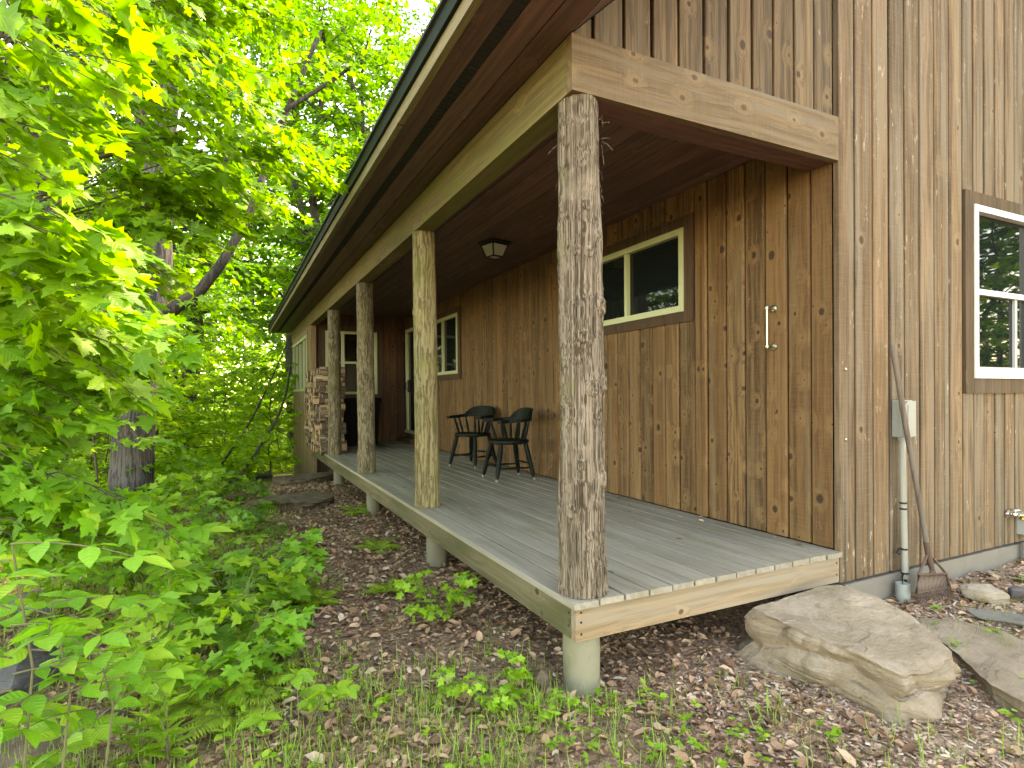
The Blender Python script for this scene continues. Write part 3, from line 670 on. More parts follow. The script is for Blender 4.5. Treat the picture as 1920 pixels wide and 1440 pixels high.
for k in range(240):
    strand(rs.uniform(-PI, PI), rs.uniform(.05, 2.3), rs.uniform(.015, .05), rs.uniform(.1, .45), rs.choice((-1, 1))*rs.uniform(.5, 1), .0011)
fr.build('bark_strands', MAT['cedarbark'], p1)
kn2 = lambda sd, n, h: [(-2.2+random.Random(sd+i).uniform(-1.3, 1.3), random.Random(sd*3+i).uniform(.1, 2.2), random.Random(sd*7+i).uniform(.014, .026), random.Random(sd*9+i).uniform(.4, 1)*h) for i in range(n)]
p2 = log_post(.105, 2.53, .098, .0022, MAT['logbark'], 4.1, kn2(20, 9, .012), 130, 380, (-.006, 0), 7, 2.2, .008); p2['label'] = 'smooth mossy log post second from the near corner'
p3 = log_post(.105, 4.97, .102, .0026, MAT['logbark2'], 7.7, kn2(40, 22, .014), 110, 300, (-.004, 0), 7, 3.0, .012); p3['label'] = 'knotty log post third from the near corner'
p4 = log_post(.105, 7.41, .098, .0026, MAT['logbark2'], 9.9, kn2(60, 22, .013), 100, 260, (0, 0), 7, 3.0, .010); p4['label'] = 'knotty log post beside the woodpile'

# ------------------------------------------------------------------ things on the porch
def make_chair(label):
    t = thing('captains_chair', label, 'chair', group='dark green wooden armchairs on the porch')
    # seat: saddled round-cornered slab, front towards -x
    n = 40; rows = []
    def outline(k, s):
        a = 2*PI*k/n; c, q = math.cos(a), math.sin(a); e_ = 2.6
        return (math.copysign(abs(c)**(2/e_), c)*.225*s, math.copysign(abs(q)**(2/e_), q)*.235*s*(1-.10*(c > 0)*abs(c)))
    m = MB(); V = []; prof = [(.0, .402), (.90, .402), (.99, .412), (1.0, .425), (.985, .440), (.93, .447), (.7, .438), (.35, .432), (.0, .431)]
    for s, z in prof:
        for k in range(n): x, y = outline(k, max(s, .001)); V.append((x, y, z))
    F = [(i*n+k, i*n+(k+1) % n, (i+1)*n+(k+1) % n, (i+1)*n+k) for i in range(len(prof)-1) for k in range(n)]
    m.add(V, F); m.build('seat', MAT['chair'], t, True)
    # bow arm
    path = []
    for k in range(33):
        a = -1.0+2.0*k/32; ang = a*2.05
        x = .03+.205*math.cos(ang); y = .262*math.sin(ang)
        path.append((x-.06*max(0, abs(a)-.75)*2, y, .665+.012*math.cos(ang)))
    path = [(-.205, -.262, .655)]+path+[(-.205, .262, .655)]
    V = []; F = []
    for i, p in enumerate(path):
        p = np.array(p); d = np.array(path[min(i+1, len(path)-1)])-np.array(path[max(i-1, 0)]); d /= np.linalg.norm(d)
        s = np.array([d[1], -d[0], 0]); w = .028 if 2 < i < len(path)-3 else .034
        for (a, b) in ((-1, -.7), (1, -.7), (1, .7), (-1, .7)): V.append(p+s*w*a+np.array([0, 0, .018*b/.7]))
    for i in range(len(path)-1):
        for k in range(4): F.append((i*4+k, i*4+(k+1) % 4, (i+1)*4+(k+1) % 4, (i+1)*4+k))
    F += [(3, 2, 1, 0), tuple(len(V)-4+k for k in range(4))]
    m = MB(); m.add(V, F); m.build('arm_rail', MAT['chair'], t)
    # crest, thicker and raised at the back
    V = []; F = []; K = 24
    for k in range(K+1):
        a = -1+2*k/K; ang = a*1.12; x = .03+.212*math.cos(ang); y = .268*math.sin(ang)
        h = .105*(1-abs(a)**3.2)+.004; o = np.array([math.cos(ang), math.sin(ang)*.8])
        for (r, z) in ((-.026, .688), (.020, .688), (.040, .688+h), (.006, .690+h*1.04)): V.append((x+o[0]*r, y+o[1]*r, z))
    for i in range(K):
        for k in range(4): F.append((i*4+k, i*4+(k+1) % 4, (i+1)*4+(k+1) % 4, (i+1)*4+k))
    F += [(3, 2, 1, 0), tuple(len(V)-4+k for k in range(4))]
    m = MB(); m.add(V, F); m.build('crest_rail', MAT['chair'], t)
    for k in range(9):
        a = -1+2*k/8; ang = a*2.2
        top = (.03+.205*math.cos(ang)-(.05 if abs(a) > .9 else 0), .262*math.sin(ang), .655); ba = a*2.0
        bot = (.0+.185*math.cos(ba), .19*math.sin(ba), .440)
        m = MB(); b, q = np.array(bot), np.array(top)
        m.tube([b, b+(q-b)*.3, b+(q-b)*.55, q], [.011, .018, .016, .010], 8); m.build('spindle', MAT['chair'], t, True)
    legs = {}
    for sx in (-1, 1):
        for sy in (-1, 1):
            top = np.array([sx*.145, sy*.155, .408]); bot = np.array([sx*.225, sy*.225, .0]); d = bot-top
            m = MB(); f = [0, .08, .25, .42, .52, .60, .66, .72, .86, .93]; rr = [.024, .027, .031, .029, .023, .029, .023, .027, .021, .017]
            m.tube([top+d*q for q in f], rr, 12); lg = m.build('leg', MAT['chair'], t, True); legs[sx, sy] = (top, d)
            m = MB(); m.tube([top+d*.931, top+d*.97, bot+np.array([0, 0, .0])], [.0175, .0175, .015], 12); m.build('foot_tip', MAT['chairtip'], lg, True)
    L = lambda s, f: legs[s][0]+legs[s][1]*f
    for a, b, f in (((-1, -1), (1, -1), .66), ((-1, 1), (1, 1), .66), ((-1, -1), (-1, 1), .60), ((1, -1), (1, 1), .56)):
        p, q = L(a, f), L(b, f); m = MB(); m.tube([p, p+(q-p)*.3, (p+q)/2, p+(q-p)*.7, q], [.008, .011, .014, .011, .008], 10); m.build('stretcher', MAT['chair'], t, True)
    return t
c1 = make_chair('dark green wooden armchair nearer the camera, seen in profile facing the wood')
c1.location = (1.415, 3.645, 0); c1.rotation_euler = (0, 0, math.radians(-4))
c2 = copy_tree(c1); c2['label'] = 'dark green wooden armchair farther back, turned towards the near corner'
c2.location = (1.51, 4.93, 0); c2.rotation_euler = (0, 0, math.radians(28))

# ceiling lantern
lt = thing('ceiling_lantern', 'small black flush lantern with frosted panes under the porch ceiling', 'ceiling lamp', (1.12, 3.33, 2.574), math.radians(14))
m = MB(); m.box(-.125, .125, -.125, .125, -.020, -.0005); m.box(-.112, .112, -.112, .112, -.034, -.0205); m.build('canopy', MAT['blackiron'], lt)
def frus(m, a, b, z0, z1):
    m.add([(-a, -a, z0), (a, -a, z0), (a, a, z0), (-a, a, z0), (-b, -b, z1), (b, -b, z1), (b, b, z1), (-b, b, z1)], [(0, 3, 2, 1), (4, 5, 6, 7), (0, 1, 5, 4), (1, 2, 6, 5), (2, 3, 7, 6), (3, 0, 4, 7)])
m = MB(); frus(m, .062, .100, -.160, -.0345); m.build('shade', MAT['frost'], lt)
m = MB()
for sx in (-1, 1):
    for sy in (-1, 1): m.tube([(sx*.103, sy*.103, -.034), (sx*.064, sy*.064, -.163)], .0085, 6)
for (a, z) in ((.066, -.163), (.104, -.037)):
    for s in (-1, 1): m.box(-a, a, s*a-.007, s*a+.007, z-.007, z+.007); m.box(s*a-.007, s*a+.007, -a+.008, a-.008, z-.006, z+.006)
m.build('lamp_frame', MAT['blackiron'], lt)

# grab bar on the porch wall
gb = thing('grab_bar', 'small metal towel bar fixed upright on the porch wall near the corner', 'grab bar', (W, .462, 1.24))
for z in (.02, .275):
    m = MB(); m.tube([(-.0015, 0, z), (-.010, 0, z), (-.014, 0, z)], [.026, .026, .017], 16); m.tube([(-.014, 0, z), (-.072, 0, z)], .0085, 10)
    m.lathe([(.001, z-.016), (.011, z-.012), (.0135, z), (.011, z+.012), (.001, z+.016)], 12, (-.070, 0))
    m.build('bracket', MAT['nickel'], gb, True)
m = MB(); m.tube([(-.070, 0, .028), (-.070, 0, .267)], .0078, 12); m.build('bar', MAT['nickel'], gb, True)

# door mat and a bin added to fill the dark area under the window
dm = thing('doormat', 'flat grey doormat lying before the porch door', 'doormat', (1.45, 8.98, .0015))
m = MB(); m.prism([(-.26, -.38), (.26, -.38), (.27, -.37), (.27, .37), (.26, .38), (-.26, .38), (-.27, .37), (-.27, -.37)], 'z', 0, .014); m.build('mat_body', MAT['mat'], dm)
m = MB()
for k in range(22): m.box(-.25, .25, -.355+k*.0325, -.355+k*.0325+.018, .0142, .019)
m.build('mat_pile', MAT['mat'], dm)
bn = thing('added_bin', 'black lidded bin added to fill the dark area below the sunroom window', 'bin', (.80, 9.22, .001))
m = MB(); m.add([(-.36, -.24, 0), (.36, -.24, 0), (.36, .24, 0), (-.36, .24, 0), (-.41, -.28, .82), (.41, -.28, .82), (.41, .28, .82), (-.41, .28, .82)], [(0, 3, 2, 1), (4, 5, 6, 7), (0, 1, 5, 4), (1, 2, 6, 5), (2, 3, 7, 6), (3, 0, 4, 7)]); m.build('bin_body', MAT['dark_fill'], bn)
m = MB(); m.prism([(-.30, .821), (.295, .821), (.295, .87), (.2, .908), (-.2, .908), (-.30, .87)], 'x', -.43, .43); m.build('bin_lid', MAT['dark_fill'], bn)
for y in (-.20, .20): m = MB(); m.box(-.41, -.375, y-.03, y+.03, .70, .7795); m.build('bin_handle', MAT['dark_fill'], bn)

# woodpile: split logs lying across the porch edge between the last post and the sunroom
def log_proto(sd):
    q = random.Random(sd); kind = q.choice(('wedge', 'round', 'slab', 'wedge')); R0 = q.uniform(.052, .072)
    if kind == 'wedge':
        a0 = q.uniform(0, 6); arc = q.uniform(1.5, 2.3); pts = [(0, 0)]+[(1.6*R0*math.cos(a0+arc*k/5), 1.6*R0*math.sin(a0+arc*k/5)) for k in range(6)]
        cx = sum(p[0] for p in pts)/7; cy = sum(p[1] for p in pts)/7; pts = [(x-cx, y-cy) for x, y in pts]
    elif kind == 'round': pts = [(R0*math.cos(k*PI/5)*q.uniform(.92, 1.08), R0*math.sin(k*PI/5)*q.uniform(.92, 1.08)) for k in range(10)]
    else: pts = [(-1.2*R0, -.6*R0), (1.1*R0, -.7*R0), (1.25*R0, .4*R0), (.4*R0, .75*R0), (-.9*R0, .65*R0)]
    V = []; F = []; n = len(pts); L = q.uniform(.38, .44); K = 5
    for i in range(K):
        x = -L/2+L*i/(K-1); s = 1+q.uniform(-.05, .05); dy, dz = q.uniform(-.004, .004), q.uniform(-.004, .004)
        for (y, z) in pts: V.append((x, y*s+dy, z*s+dz))
    for i in range(K-1):
        for k in range(n): F.append((i*n+k, i*n+(k+1) % n, (i+1)*n+(k+1) % n, (i+1)*n+k))
    F += [tuple(range(n))[::-1], tuple(range((K-1)*n, K*n))]
    me = bpy.data.meshes.new('firewood_log'); me.from_pydata(V, [], F); me.materials.append(MAT['logside']); me.materials.append(MAT['log_end'])
    for p in me.polygons[-2:]: p.material_index = 1
    if kind != 'round':
        for p in me.polygons[:-2]: p.material_index = int(q.random() < .5)
    a = me.attributes.new('rnd', 'FLOAT', 'FACE'); a.data.foreach_set('value', np.full(len(me.polygons), q.random(), np.float32))
    me.update(); return me
protos = [log_proto(100+k) for k in range(14)]
LOGLAB = 'split firewood log in the tall stack between the last log post and the sunroom'
z = .062; row = 0
while z < 1.46:
    y = 7.66+(.05 if row % 2 else 0)+random.uniform(0, .02); top = 1.47-.10*random.random()
    while y < 9.46:
        if z < top-.02*(y-7.7)*2:
            me = random.choice(protos); o = bpy.data.objects.new('firewood_log', me); C.objects.link(o)
            k_ = random.uniform(.74, 1.02); o.scale = (random.uniform(.88, 1.05), k_, k_)
            o.location = (.105+random.uniform(-.055, .03), y+random.uniform(-.015, .015), z+random.uniform(-.010, .010)); o.rotation_euler = (random.uniform(0, 6.28), random.uniform(-.05, .05), random.choice((0, PI))+random.uniform(-.06, .06))
            tag(o, LOGLAB, 'firewood log', 'split logs stacked at the end of the porch')
        y += random.uniform(.100, .118)
    z += .099; row += 1

# ------------------------------------------------------------------ things on the gable wall
jb = thing('junction_box', 'pale grey electrical box on the gable wall with a conduit running down', 'electrical box', (2.435, 0, .78))
m = MB(); x0, x1, d0, z0, z1 = -.050, .062, -.066, -.118, .118
m.prism([(x0+.006, z0), (x1-.006, z0), (x1, z0+.006), (x1, z1-.006), (x1-.006, z1), (x0+.006, z1), (x0, z1-.006), (x0, z0+.006)], 'y', d0, -.004)
for k in range(3): m.box(x0-.004, x0-.0005, -.058+k*.018, -.052+k*.018, z0+.01, z1-.01)
m.build('box_body', MAT['boxgrey'], jb)
m = MB(); m.prism([(x0+.004, z0+.006), (x1+.006, z0+.006), (x1+.006, z1-.006), (x0+.03, z1-.006), (x0+.004, z1-.03)], 'y', d0-.016, d0-.001); m.box(x0+.03, x1-.01, d0-.020, d0-.0165, z0+.03, z1-.03); cv = m.build('box_cover', MAT['boxgrey'], jb)
m = MB(); m.box(-.03, -.005, -.06, -.03, z1+.0005, z1+.014); m.tube([(-.0, -.045, z1), (-.0, -.045, z1+.018)], .006, 8); m.build('hinge_lug', MAT['rust'], jb)
m = MB(); m.lathe([(.024, -.142), (.026, -.136), (.026, -.1185)], 18, (-.012, -.045)); m.lathe([(.020, -.168), (.020, -.1425)], 18, (-.012, -.045)); m.build('fitting', MAT['boxgrey'], jb, True)
m = MB(); m.tube([(-.012, -.045, -.1685), (-.012, -.045, -.3), (-.004, -.045, -.6), (.012, -.045, -1.02)], .0195, 18); cd = m.build('conduit', MAT['conduit'], jb, True)
for z, x in ((-.535, -.006), (-.572, -.0045), (-.83, .0035), (-.985, .0105)): m = MB(); m.lathe([(.0202, z-.006), (.0222, z-.004), (.0222, z+.004), (.0202, z+.006)], 18, (x, -.045)); m.build('strap', MAT['blackiron'], cd)
m = MB(); m.tube([(.010, -.045, -1.0), (.013, -.05, -1.06), (.012, -.05, -1.10)], .008, 8); m.tube([(.0, -.045, -.985), (-.030, -.05, -1.0), (-.036, -.06, -1.08), (-.034, -.065, -1.25)], .0045, 6)
m.tube([(-.02, -.03, -.83), (-.055, -.035, -.85), (-.03, -.03, -.858)], .008, 6); m.build('cable', MAT['blackiron'], jb)
ps = thing('pipe_stub', 'short open grey pipe rising from the ground below the conduit', 'pipe', (2.385, -.066, -.50))
m = MB(); m.lathe([(.036, 0), (.036, .155), (.0415, .158), (.0415, .245), (.036, .247), (.033, .240), (.033, .15)], 28); m.build('pipe_body', MAT['graypvc'], ps, True)
# spigot at the right edge with its own meter box
sp = thing('garden_tap', 'chrome and brass hose tap sticking out of the gable wall', 'tap', (3.80, 0, .035))
m = MB(); m.tube([(0, -.002, 0), (0, -.010, 0)], .030, 16); m.tube([(0, -.01, 0), (0, -.075, 0)], .014, 12); m.lathe([(.02, -.012), (.024, 0), (.02, .014), (.010, .018), (.010, .032)], 14, (0, -.05)); m.build('tap_body', MAT['chrome'], sp, True)
m = MB(); m.tube([(.012, -.05, -.004), (.06, -.055, -.012), (.10, -.055, -.020), (.14, -.05, -.03)], [.013, .011, .014, .011], 12); m.lathe([(.010, -.05), (.016, -.046), (.016, -.012)], 12, (.10, -.055)); m.build('spout', MAT['brass'], sp, True)
m = MB(); m.lathe([(.026, .033), (.030, .036), (.026, .042), (.008, .044)], 14, (0, -.05)); m.build('tap_handle', MAT['chrome'], sp, True)
mbx = thing('meter_box', 'grey meter box on a short grey pipe beside the tap', 'utility box', (3.99, 0, -.05))
m = MB(); m.prism([(-.045, -.085), (.075, -.085), (.082, -.078), (.082, .07), (.075, .078), (-.045, .078), (-.052, .07), (-.052, -.078)], 'y', -.085, -.003); m.build('box_body', MAT['graypvc'], mbx)
m = MB(); m.tube([(0, -.045, -.0855), (-.004, -.045, -.13), (.002, -.045, -.16)], .013, 10); m.lathe([(.028, -.40), (.028, -.16), (.031, -.158), (.031, -.150), (.02, -.148)], 20, (0, -.045)); m.build('riser', MAT['graypvc'], mbx, True)

# wire scoop leaning on the wall
sc_ = thing('wire_scoop', 'long-handled rusty wire scoop leaning against the gable wall', 'garden tool', (2.58, -.16, -.43))
o3 = np.array([2.58, -.16, -.43]); ht = np.array([2.263, -.075, 1.263])-o3; hb = np.array([2.488, -.163, -.081])-o3
m = MB(); m.tube([hb, hb+(ht-hb)*.3, hb+(ht-hb)*.6+np.array([-.006, 0, 0]), hb+(ht-hb)*.97, ht], [.0145, .015, .0155, .016, .012], 12); m.build('handle', MAT['handle'], sc_, True)
u = (ht-hb)/np.linalg.norm(ht-hb)
A, B = np.array([2.378, -.162, -.175])-o3, np.array([2.678, -.162, -.208])-o3; Lo, Ro = np.array([2.352, -.165, -.283])-o3, np.array([2.712, -.165, -.298])-o3
am = (A+B)/2; Lg, Rg = np.array([2.29, -.285, -.425])-o3, np.array([2.55, -.325, -.425])-o3
m = MB(); m.tube([hb+u*.10, hb-u*.02, am+np.array([0, 0, .02]), am], [.018, .018, .014, .012], 12); m.tube([am-np.array([.03, 0, -.004]), am+np.array([0, 0, .035]), am+np.array([.03, 0, .002])], [.006, .012, .006], 8); m.build('socket', MAT['rust'], sc_, True)
m = MB(); ap = hb+u*.03; m.tube([ap, A, Lo], .0080, 8); m.tube([ap, B, Ro], .0080, 8); m.tube([A, B], .0075, 8); m.tube([Lo, Ro], .0060, 8); m.tube([Lg, Rg], .0035, 6); m.build('brace', MAT['rust'], sc_, True)
m = MB()
for k in range(24):
    f = k/23; p = A+(B-A)*f; q = Lo+(Ro-Lo)*f; g_ = Lg+(Rg-Lg)*f
    m.tube([p, q, q+(g_-q)*.45+np.array([0, -.01, -.035]), g_, g_+np.array([.0, -.05, .004])], .0026, 5)
m.tube([Lo+(Lg-Lo)*.45+np.array([0, -.01, -.036]), Ro+(Rg-Ro)*.45+np.array([0, -.01, -.036])], .0028, 5)
m.build('tines', MAT['rust'], sc_)
m = MB(); n_ = np.array([0, .006, 0]); q_ = [A+n_, B+n_, Ro+n_, Lo+n_]; q2 = [p+np.array([0, .004, 0]) for p in q_]
m.add(q_+q2, [(0, 1, 2, 3), (7, 6, 5, 4), (0, 4, 5, 1), (1, 5, 6, 2), (2, 6, 7, 3), (3, 7, 4, 0)]); m.build('back_plate', MAT['rust_pale'], sc_)

# ------------------------------------------------------------------ rocks
def resample(pts, n):
    pts = np.array(pts, float); q = np.vstack([pts, pts[:1]]); d = np.r_[0, np.cumsum(np.linalg.norm(np.diff(q[:, :2], axis=0), axis=1))]
    s = np.linspace(0, d[-1], n, endpoint=False); return np.stack([np.interp(s, d, q[:, k]) for k in range(q.shape[1])], 1), d
def slab(name, top, bot, mat, label, cat='rock', group=None, seed=0, n=260, amp=.012, strata=.012, side=26, inner=26, facet=.45):
    """top and bot: matching lists of 3-D points round the outline"""
    top = np.array(top, float); bot = np.array(bot, float)
    both = np.hstack([top, bot]); rs_, _ = resample(both, n); tp, bt = rs_[:, :3], rs_[:, 3:]
    c = tp.mean(0); V = []
    for k in range(inner): s = (k+.0)/(inner); s = max(s, .001); V.append(c+(tp-c)*s)
    for k in range(side+1): f = k/side; V.append(tp+(bt-tp)*f)
    A = np.array(V); m_, n_ = A.shape[:2]; X = A.reshape(-1, 3).copy()
    f = np.repeat(np.r_[np.zeros(inner), np.linspace(0, 1, side+1)], n)
    out = X-c; out[:, 2] = 0; out /= (np.linalg.norm(out, axis=1, keepdims=True)+1e-6)
    sd = (f > 0)*1.0; rim = np.clip(1-np.abs(np.repeat(np.r_[np.linspace(0, 1, inner, endpoint=False), np.ones(side+1)], n)-1)*6, 0, 1)*(f < .02)
    st = np.floor(f*6+1.5*vnoise(X*3.5+seed)+seed)/6
    lay = vnoise(np.stack([X[:, 0]*5, X[:, 1]*5, st*37+seed], 1))
    chip = np.minimum(0, vnoise(X*5+seed*3)-.15)
    X += out*(sd*np.clip(np.minimum(f*12, 1), 0, 1)*(strata*2.2*lay+amp*1.2*fbm(X*12+seed, 4)+.07*chip)+rim*amp*vnoise(X*22+seed))[:, None]
    qr = np.random.default_rng(seed+50); lo, hi = X.min(0), X.max(0); K = int(34*max(.3, (hi[0]-lo[0])*(hi[1]-lo[1])*3)); cp = lo+(hi-lo)*qr.random((K, 3)); an_ = np.array([1, 1, 2.2])
    d1 = np.sqrt(((X[:, None, :]-cp[None])*an_)**2 @ np.ones(3)).min(1); fac = d1-d1.mean()
    X -= out*(sd*np.clip(f*9, 0, 1)*facet*fac)[:, None]
    X[:, 2] -= (1-sd)*.04*np.clip(fac, -.1, .1)*(facet > .2)
    flat = fbm(X*np.array([3, 3, 1])+seed+5, 4); ter = np.round(flat*3.2)/3.2
    X[:, 2] += (1-sd)*(amp*.35*fbm(X*11+seed, 4)+amp*.75*ter)-rim*.004*(1+vnoise(X*9+seed))
    I = np.arange(m_*n_).reshape(m_, n_); Rr = np.roll(I, -1, 1)
    Fq = np.stack([I[:-1], I[1:], Rr[1:], Rr[:-1]], -1).reshape(-1, 4)
    if sum((tp[i, 0]*tp[(i+1) % n, 1]-tp[(i+1) % n, 0]*tp[i, 1]) for i in range(n)) < 0: Fq = Fq[:, ::-1]
    o = raw_mesh(name, X, Fq, mat, smooth=True)
    try: o.data.set_sharp_from_angle(angle=math.radians(32))
    except Exception: pass
    return tag(o, label, cat, group)
top = [(1.662, -.19, -.115), (1.70, -.33, -.145), (1.70, -.52, -.19), (1.56, -.755, -.245), (1.40, -.80, -.262), (1.31, -.785, -.262), (1.18, -.755, -.268), (1.14, -.60, -.24), (1.115, -.40, -.215), (1.08, -.14, -.20), (1.10, -.04, -.20), (1.35, -.06, -.16), (1.55, -.10, -.13)]
bot = [(1.72, -.16, -.50), (1.77, -.33, -.50), (1.76, -.54, -.50), (1.53, -.75, -.52), (1.36, -.80, -.53), (1.24, -.79, -.53), (1.14, -.76, -.53), (1.09, -.60, -.52), (1.03, -.36, -.51), (.955, -.06, -.50), (.95, .05, -.50), (1.3, .08, -.50), (1.6, .02, -.50)]
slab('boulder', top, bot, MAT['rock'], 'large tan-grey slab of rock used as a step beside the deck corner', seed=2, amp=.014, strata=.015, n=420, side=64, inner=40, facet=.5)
o2 = [(2.15, -.30), (2.30, -.40), (2.36, -.58), (2.30, -.76), (2.1, -.95), (1.80, -1.10), (1.55, -1.08), (1.62, -.88), (1.78, -.70), (1.92, -.52), (1.98, -.36)]
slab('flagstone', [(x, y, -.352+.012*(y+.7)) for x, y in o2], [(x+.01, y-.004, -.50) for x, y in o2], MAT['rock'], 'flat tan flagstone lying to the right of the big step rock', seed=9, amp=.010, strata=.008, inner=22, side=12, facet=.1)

def stone(name, pos, size, rz, seed, mat, label, cat='stone', group=None, cuts=12, n=48):
    u = np.linspace(0, 2*PI, n, endpoint=False); v = np.linspace(.001, PI-.001, n//2); U_, V_ = np.meshgrid(u, v, indexing='xy')
    X = np.stack([np.cos(U_)*np.sin(V_), np.sin(U_)*np.sin(V_), np.cos(V_)], -1).reshape(-1, 3)
    q = np.random.default_rng(seed)
    for k in range(cuts):
        d = q.normal(size=3); d /= np.linalg.norm(d); h = q.uniform(.42, .80); s = X@d
        X -= np.clip(s-h, 0, None)[:, None]*d*.92
    X = X*(1+.10*fbm(X*2.6+seed, 5))[:, None]; X = X*np.array(size)
    X[:, 2] = np.maximum(X[:, 2], -size[2]*.6)
    c, s_ = math.cos(rz), math.sin(rz); X = X@np.array([[c, s_, 0], [-s_, c, 0], [0, 0, 1]])+np.array(pos)
    I = np.arange(n*(n//2)).reshape(n//2, n); R_ = np.roll(I, -1, 1); F = np.stack([I[:-1], I[1:], R_[1:], R_[:-1]], -1).reshape(-1, 4)
    o = raw_mesh(name, X, F, mat, smooth=True)
    try: o.data.set_sharp_from_angle(angle=math.radians(28))
    except Exception: pass
    return tag(o, label, cat, group)
def on_ground(px, py, dz=0):
    z = -.43
    for _ in range(6): p = at_z(px, py, z); z = g1(p[0], p[1])
    return np.array([p[0], p[1], z+dz])
stone('stone', on_ground(1848, 1128, .045), (.145, .085, .085), -.75, 3, MAT['rock_orange'], 'white and orange broken stone by the foundation wall')
stone('stone', on_ground(1912, 1128, .03), (.12, .07, .06), -.6, 5, MAT['rock_purple'], 'dark purplish stone at the right edge by the foundation')
stone('stone', on_ground(1895, 1165, .005), (.25, .11, .055), -.75, 8, MAT['rock_lichen'], 'flat mossy grey stone in front of the white and orange one')
stone('stone', on_ground(1020, 1290, .02), (.075, .06, .085), .5, 12, MAT['rock_brown'], 'brownish angular stone beside the near concrete pier')
stone('stone', on_ground(842, 1272, .01), (.04, .035, .03), .2, 14, MAT['rock_lichen'], 'small pale stone alone in the leaf litter left of the near pier')
stone('stone', on_ground(1362, 1268, .01), (.045, .035, .03), .9, 15, MAT['rock'], 'small brown stone lying before the step rock')
stone('stone', on_ground(1412, 1281, .008), (.033, .028, .02), .1, 16, MAT['rock_lichen'], 'pale round pebble just right of the small brown stone')
stone('boulder', on_ground(38, 1300, .08), (.20, .22, .17), .4, 21, MAT['rock_grey'], 'dark grey boulder under the ash leaves at the lower left edge', 'rock')
stone('boulder', on_ground(80, 1140, .03), (.26, .18, .10), -.3, 22, MAT['rock_grey'], 'low dark grey rock among the plants above the lower left boulder', 'rock')
stone('boulder', on_ground(95, 1065, .04), (.22, .2, .12), .7, 23, MAT['rock_grey'], 'grey rock half hidden by maple leaves at the left, farthest of the dark rocks', 'rock')
stone('boulder', on_ground(70, 1420, .0), (.42, .26, .10), .3, 24, MAT['rock_brown'], 'brown earthy rock at the bottom left corner', 'rock')
def flatrock(px, py, w, d, h, rz, sd, mat, label):
    p = on_ground(px, py); k = 14; pts = []
    q = random.Random(sd)
    for i in range(k):
        a = 2*PI*i/k; r = q.uniform(.82, 1.1); x, y = w*r*math.cos(a), d*r*math.sin(a); pts.append((p[0]+x*math.cos(rz)-y*math.sin(rz), p[1]+x*math.sin(rz)+y*math.cos(rz)))
    z = g1(p[0], p[1])
    return slab('ledge_rock', [(x, y, z+h+.02*math.sin(x*5)) for x, y in pts], [(p[0]+(x-p[0])*1.08, p[1]+(y-p[1])*1.08, z-.12) for x, y in pts], mat, label, 'rock', seed=sd, n=120, amp=.02, strata=.015, side=12, inner=14)
flatrock(575, 905, .55, .42, .13, .2, 31, MAT['rock_brown'], 'low brown ledge of rock at the foot of the sunroom wall')
flatrock(555, 948, .62, .34, .10, .3, 32, MAT['rock_brown'], 'flat brown rock half buried in leaves nearer than the ledge')
flatrock(470, 897, .5, .35, .10, .1, 33, MAT['rock_grey'], 'grey flat rock at the edge of the path left of the sunroom corner')
stone('stone', (.34, 8.9, g1(.34, 8.9)+.12), (.28, .34, .22), .2, 35, MAT['rock_brown'], 'brown rock in the dark gap under the far end of the deck')

# ------------------------------------------------------------------ foliage
def tmpl_poly(half, cx=.38, fold=.16, droop=.12):
    """leaf outline given as right half (x, y>=0) from base to tip; fan about a midrib vertex"""
    o = [(x, y) for x, y in half]+[(x, -y) for x, y in half[::-1] if y > 1e-6]
    V = [(cx, 0, 0)]+[(x, y, fold*abs(y)-droop*x*x) for x, y in o]; n = len(o)
    return np.array(V, float), np.array([(0, 1+i, 1+(i+1) % n) for i in range(n)])
MAPLE = tmpl_poly([(0, 0), (-.10, .16), (-.03, .42), (.10, .34), (.20, .24), (.36, .40), (.58, .56), (.56, .36), (.58, .20), (.74, .22), (.78, .13), (1.0, 0)], .22)
OVATE = tmpl_poly([(0, 0), (.10, .13), (.30, .25), (.52, .26), (.74, .17), (.90, .06), (1.0, 0)], .42, .22, .16)
LANCE = tmpl_poly([(0, 0), (.15, .07), (.40, .115), (.70, .08), (1.0, 0)], .45, .25, .25)
MAPLE_S = tmpl_poly([(0, 0), (-.05, .34), (.22, .24), (.56, .50), (.60, .20), (1.0, 0)], .25)
RHOMB = (np.array([(0, 0, 0), (.45, .33, .05), (1, 0, -.12), (.45, -.33, .05)], float), np.array([(0, 1, 2), (0, 2, 3)]))
def nrm(a): return a/(np.linalg.norm(a, axis=-1, keepdims=True)+1e-9)
def leaf_arrays(tm, P, D, N, S):
    V, T_ = tm; D = nrm(D); Y = nrm(np.cross(N, D)); Z = np.cross(D, Y); n = len(P)
    X = P[:, None, :]+S[:, None, None]*(V[None, :, 0:1]*D[:, None]+V[None, :, 1:2]*Y[:, None]+V[None, :, 2:3]*Z[:, None])
    F = (T_[None]+(np.arange(n)*len(V))[:, None, None]).reshape(-1, 3)
    return X.reshape(-1, 3), F, len(T_)
def leaves(name, tm, P, D, N, S, mat, parent=None, q=None):
    P, D, N, S = map(np.asarray, (P, D, N, S)); X, F, k = leaf_arrays(tm, P, D, N, S)
    r = (q or RG).random(len(P)); V0 = tm[0]
    luv = np.tile(np.stack([V0[:, 0], V0[:, 1], np.ones(len(V0))], 1), (len(P), 1)) if len(V0) > 6 else None
    return raw_mesh(name, X, F, mat, parent, attr=np.repeat(r, k), luv=luv)
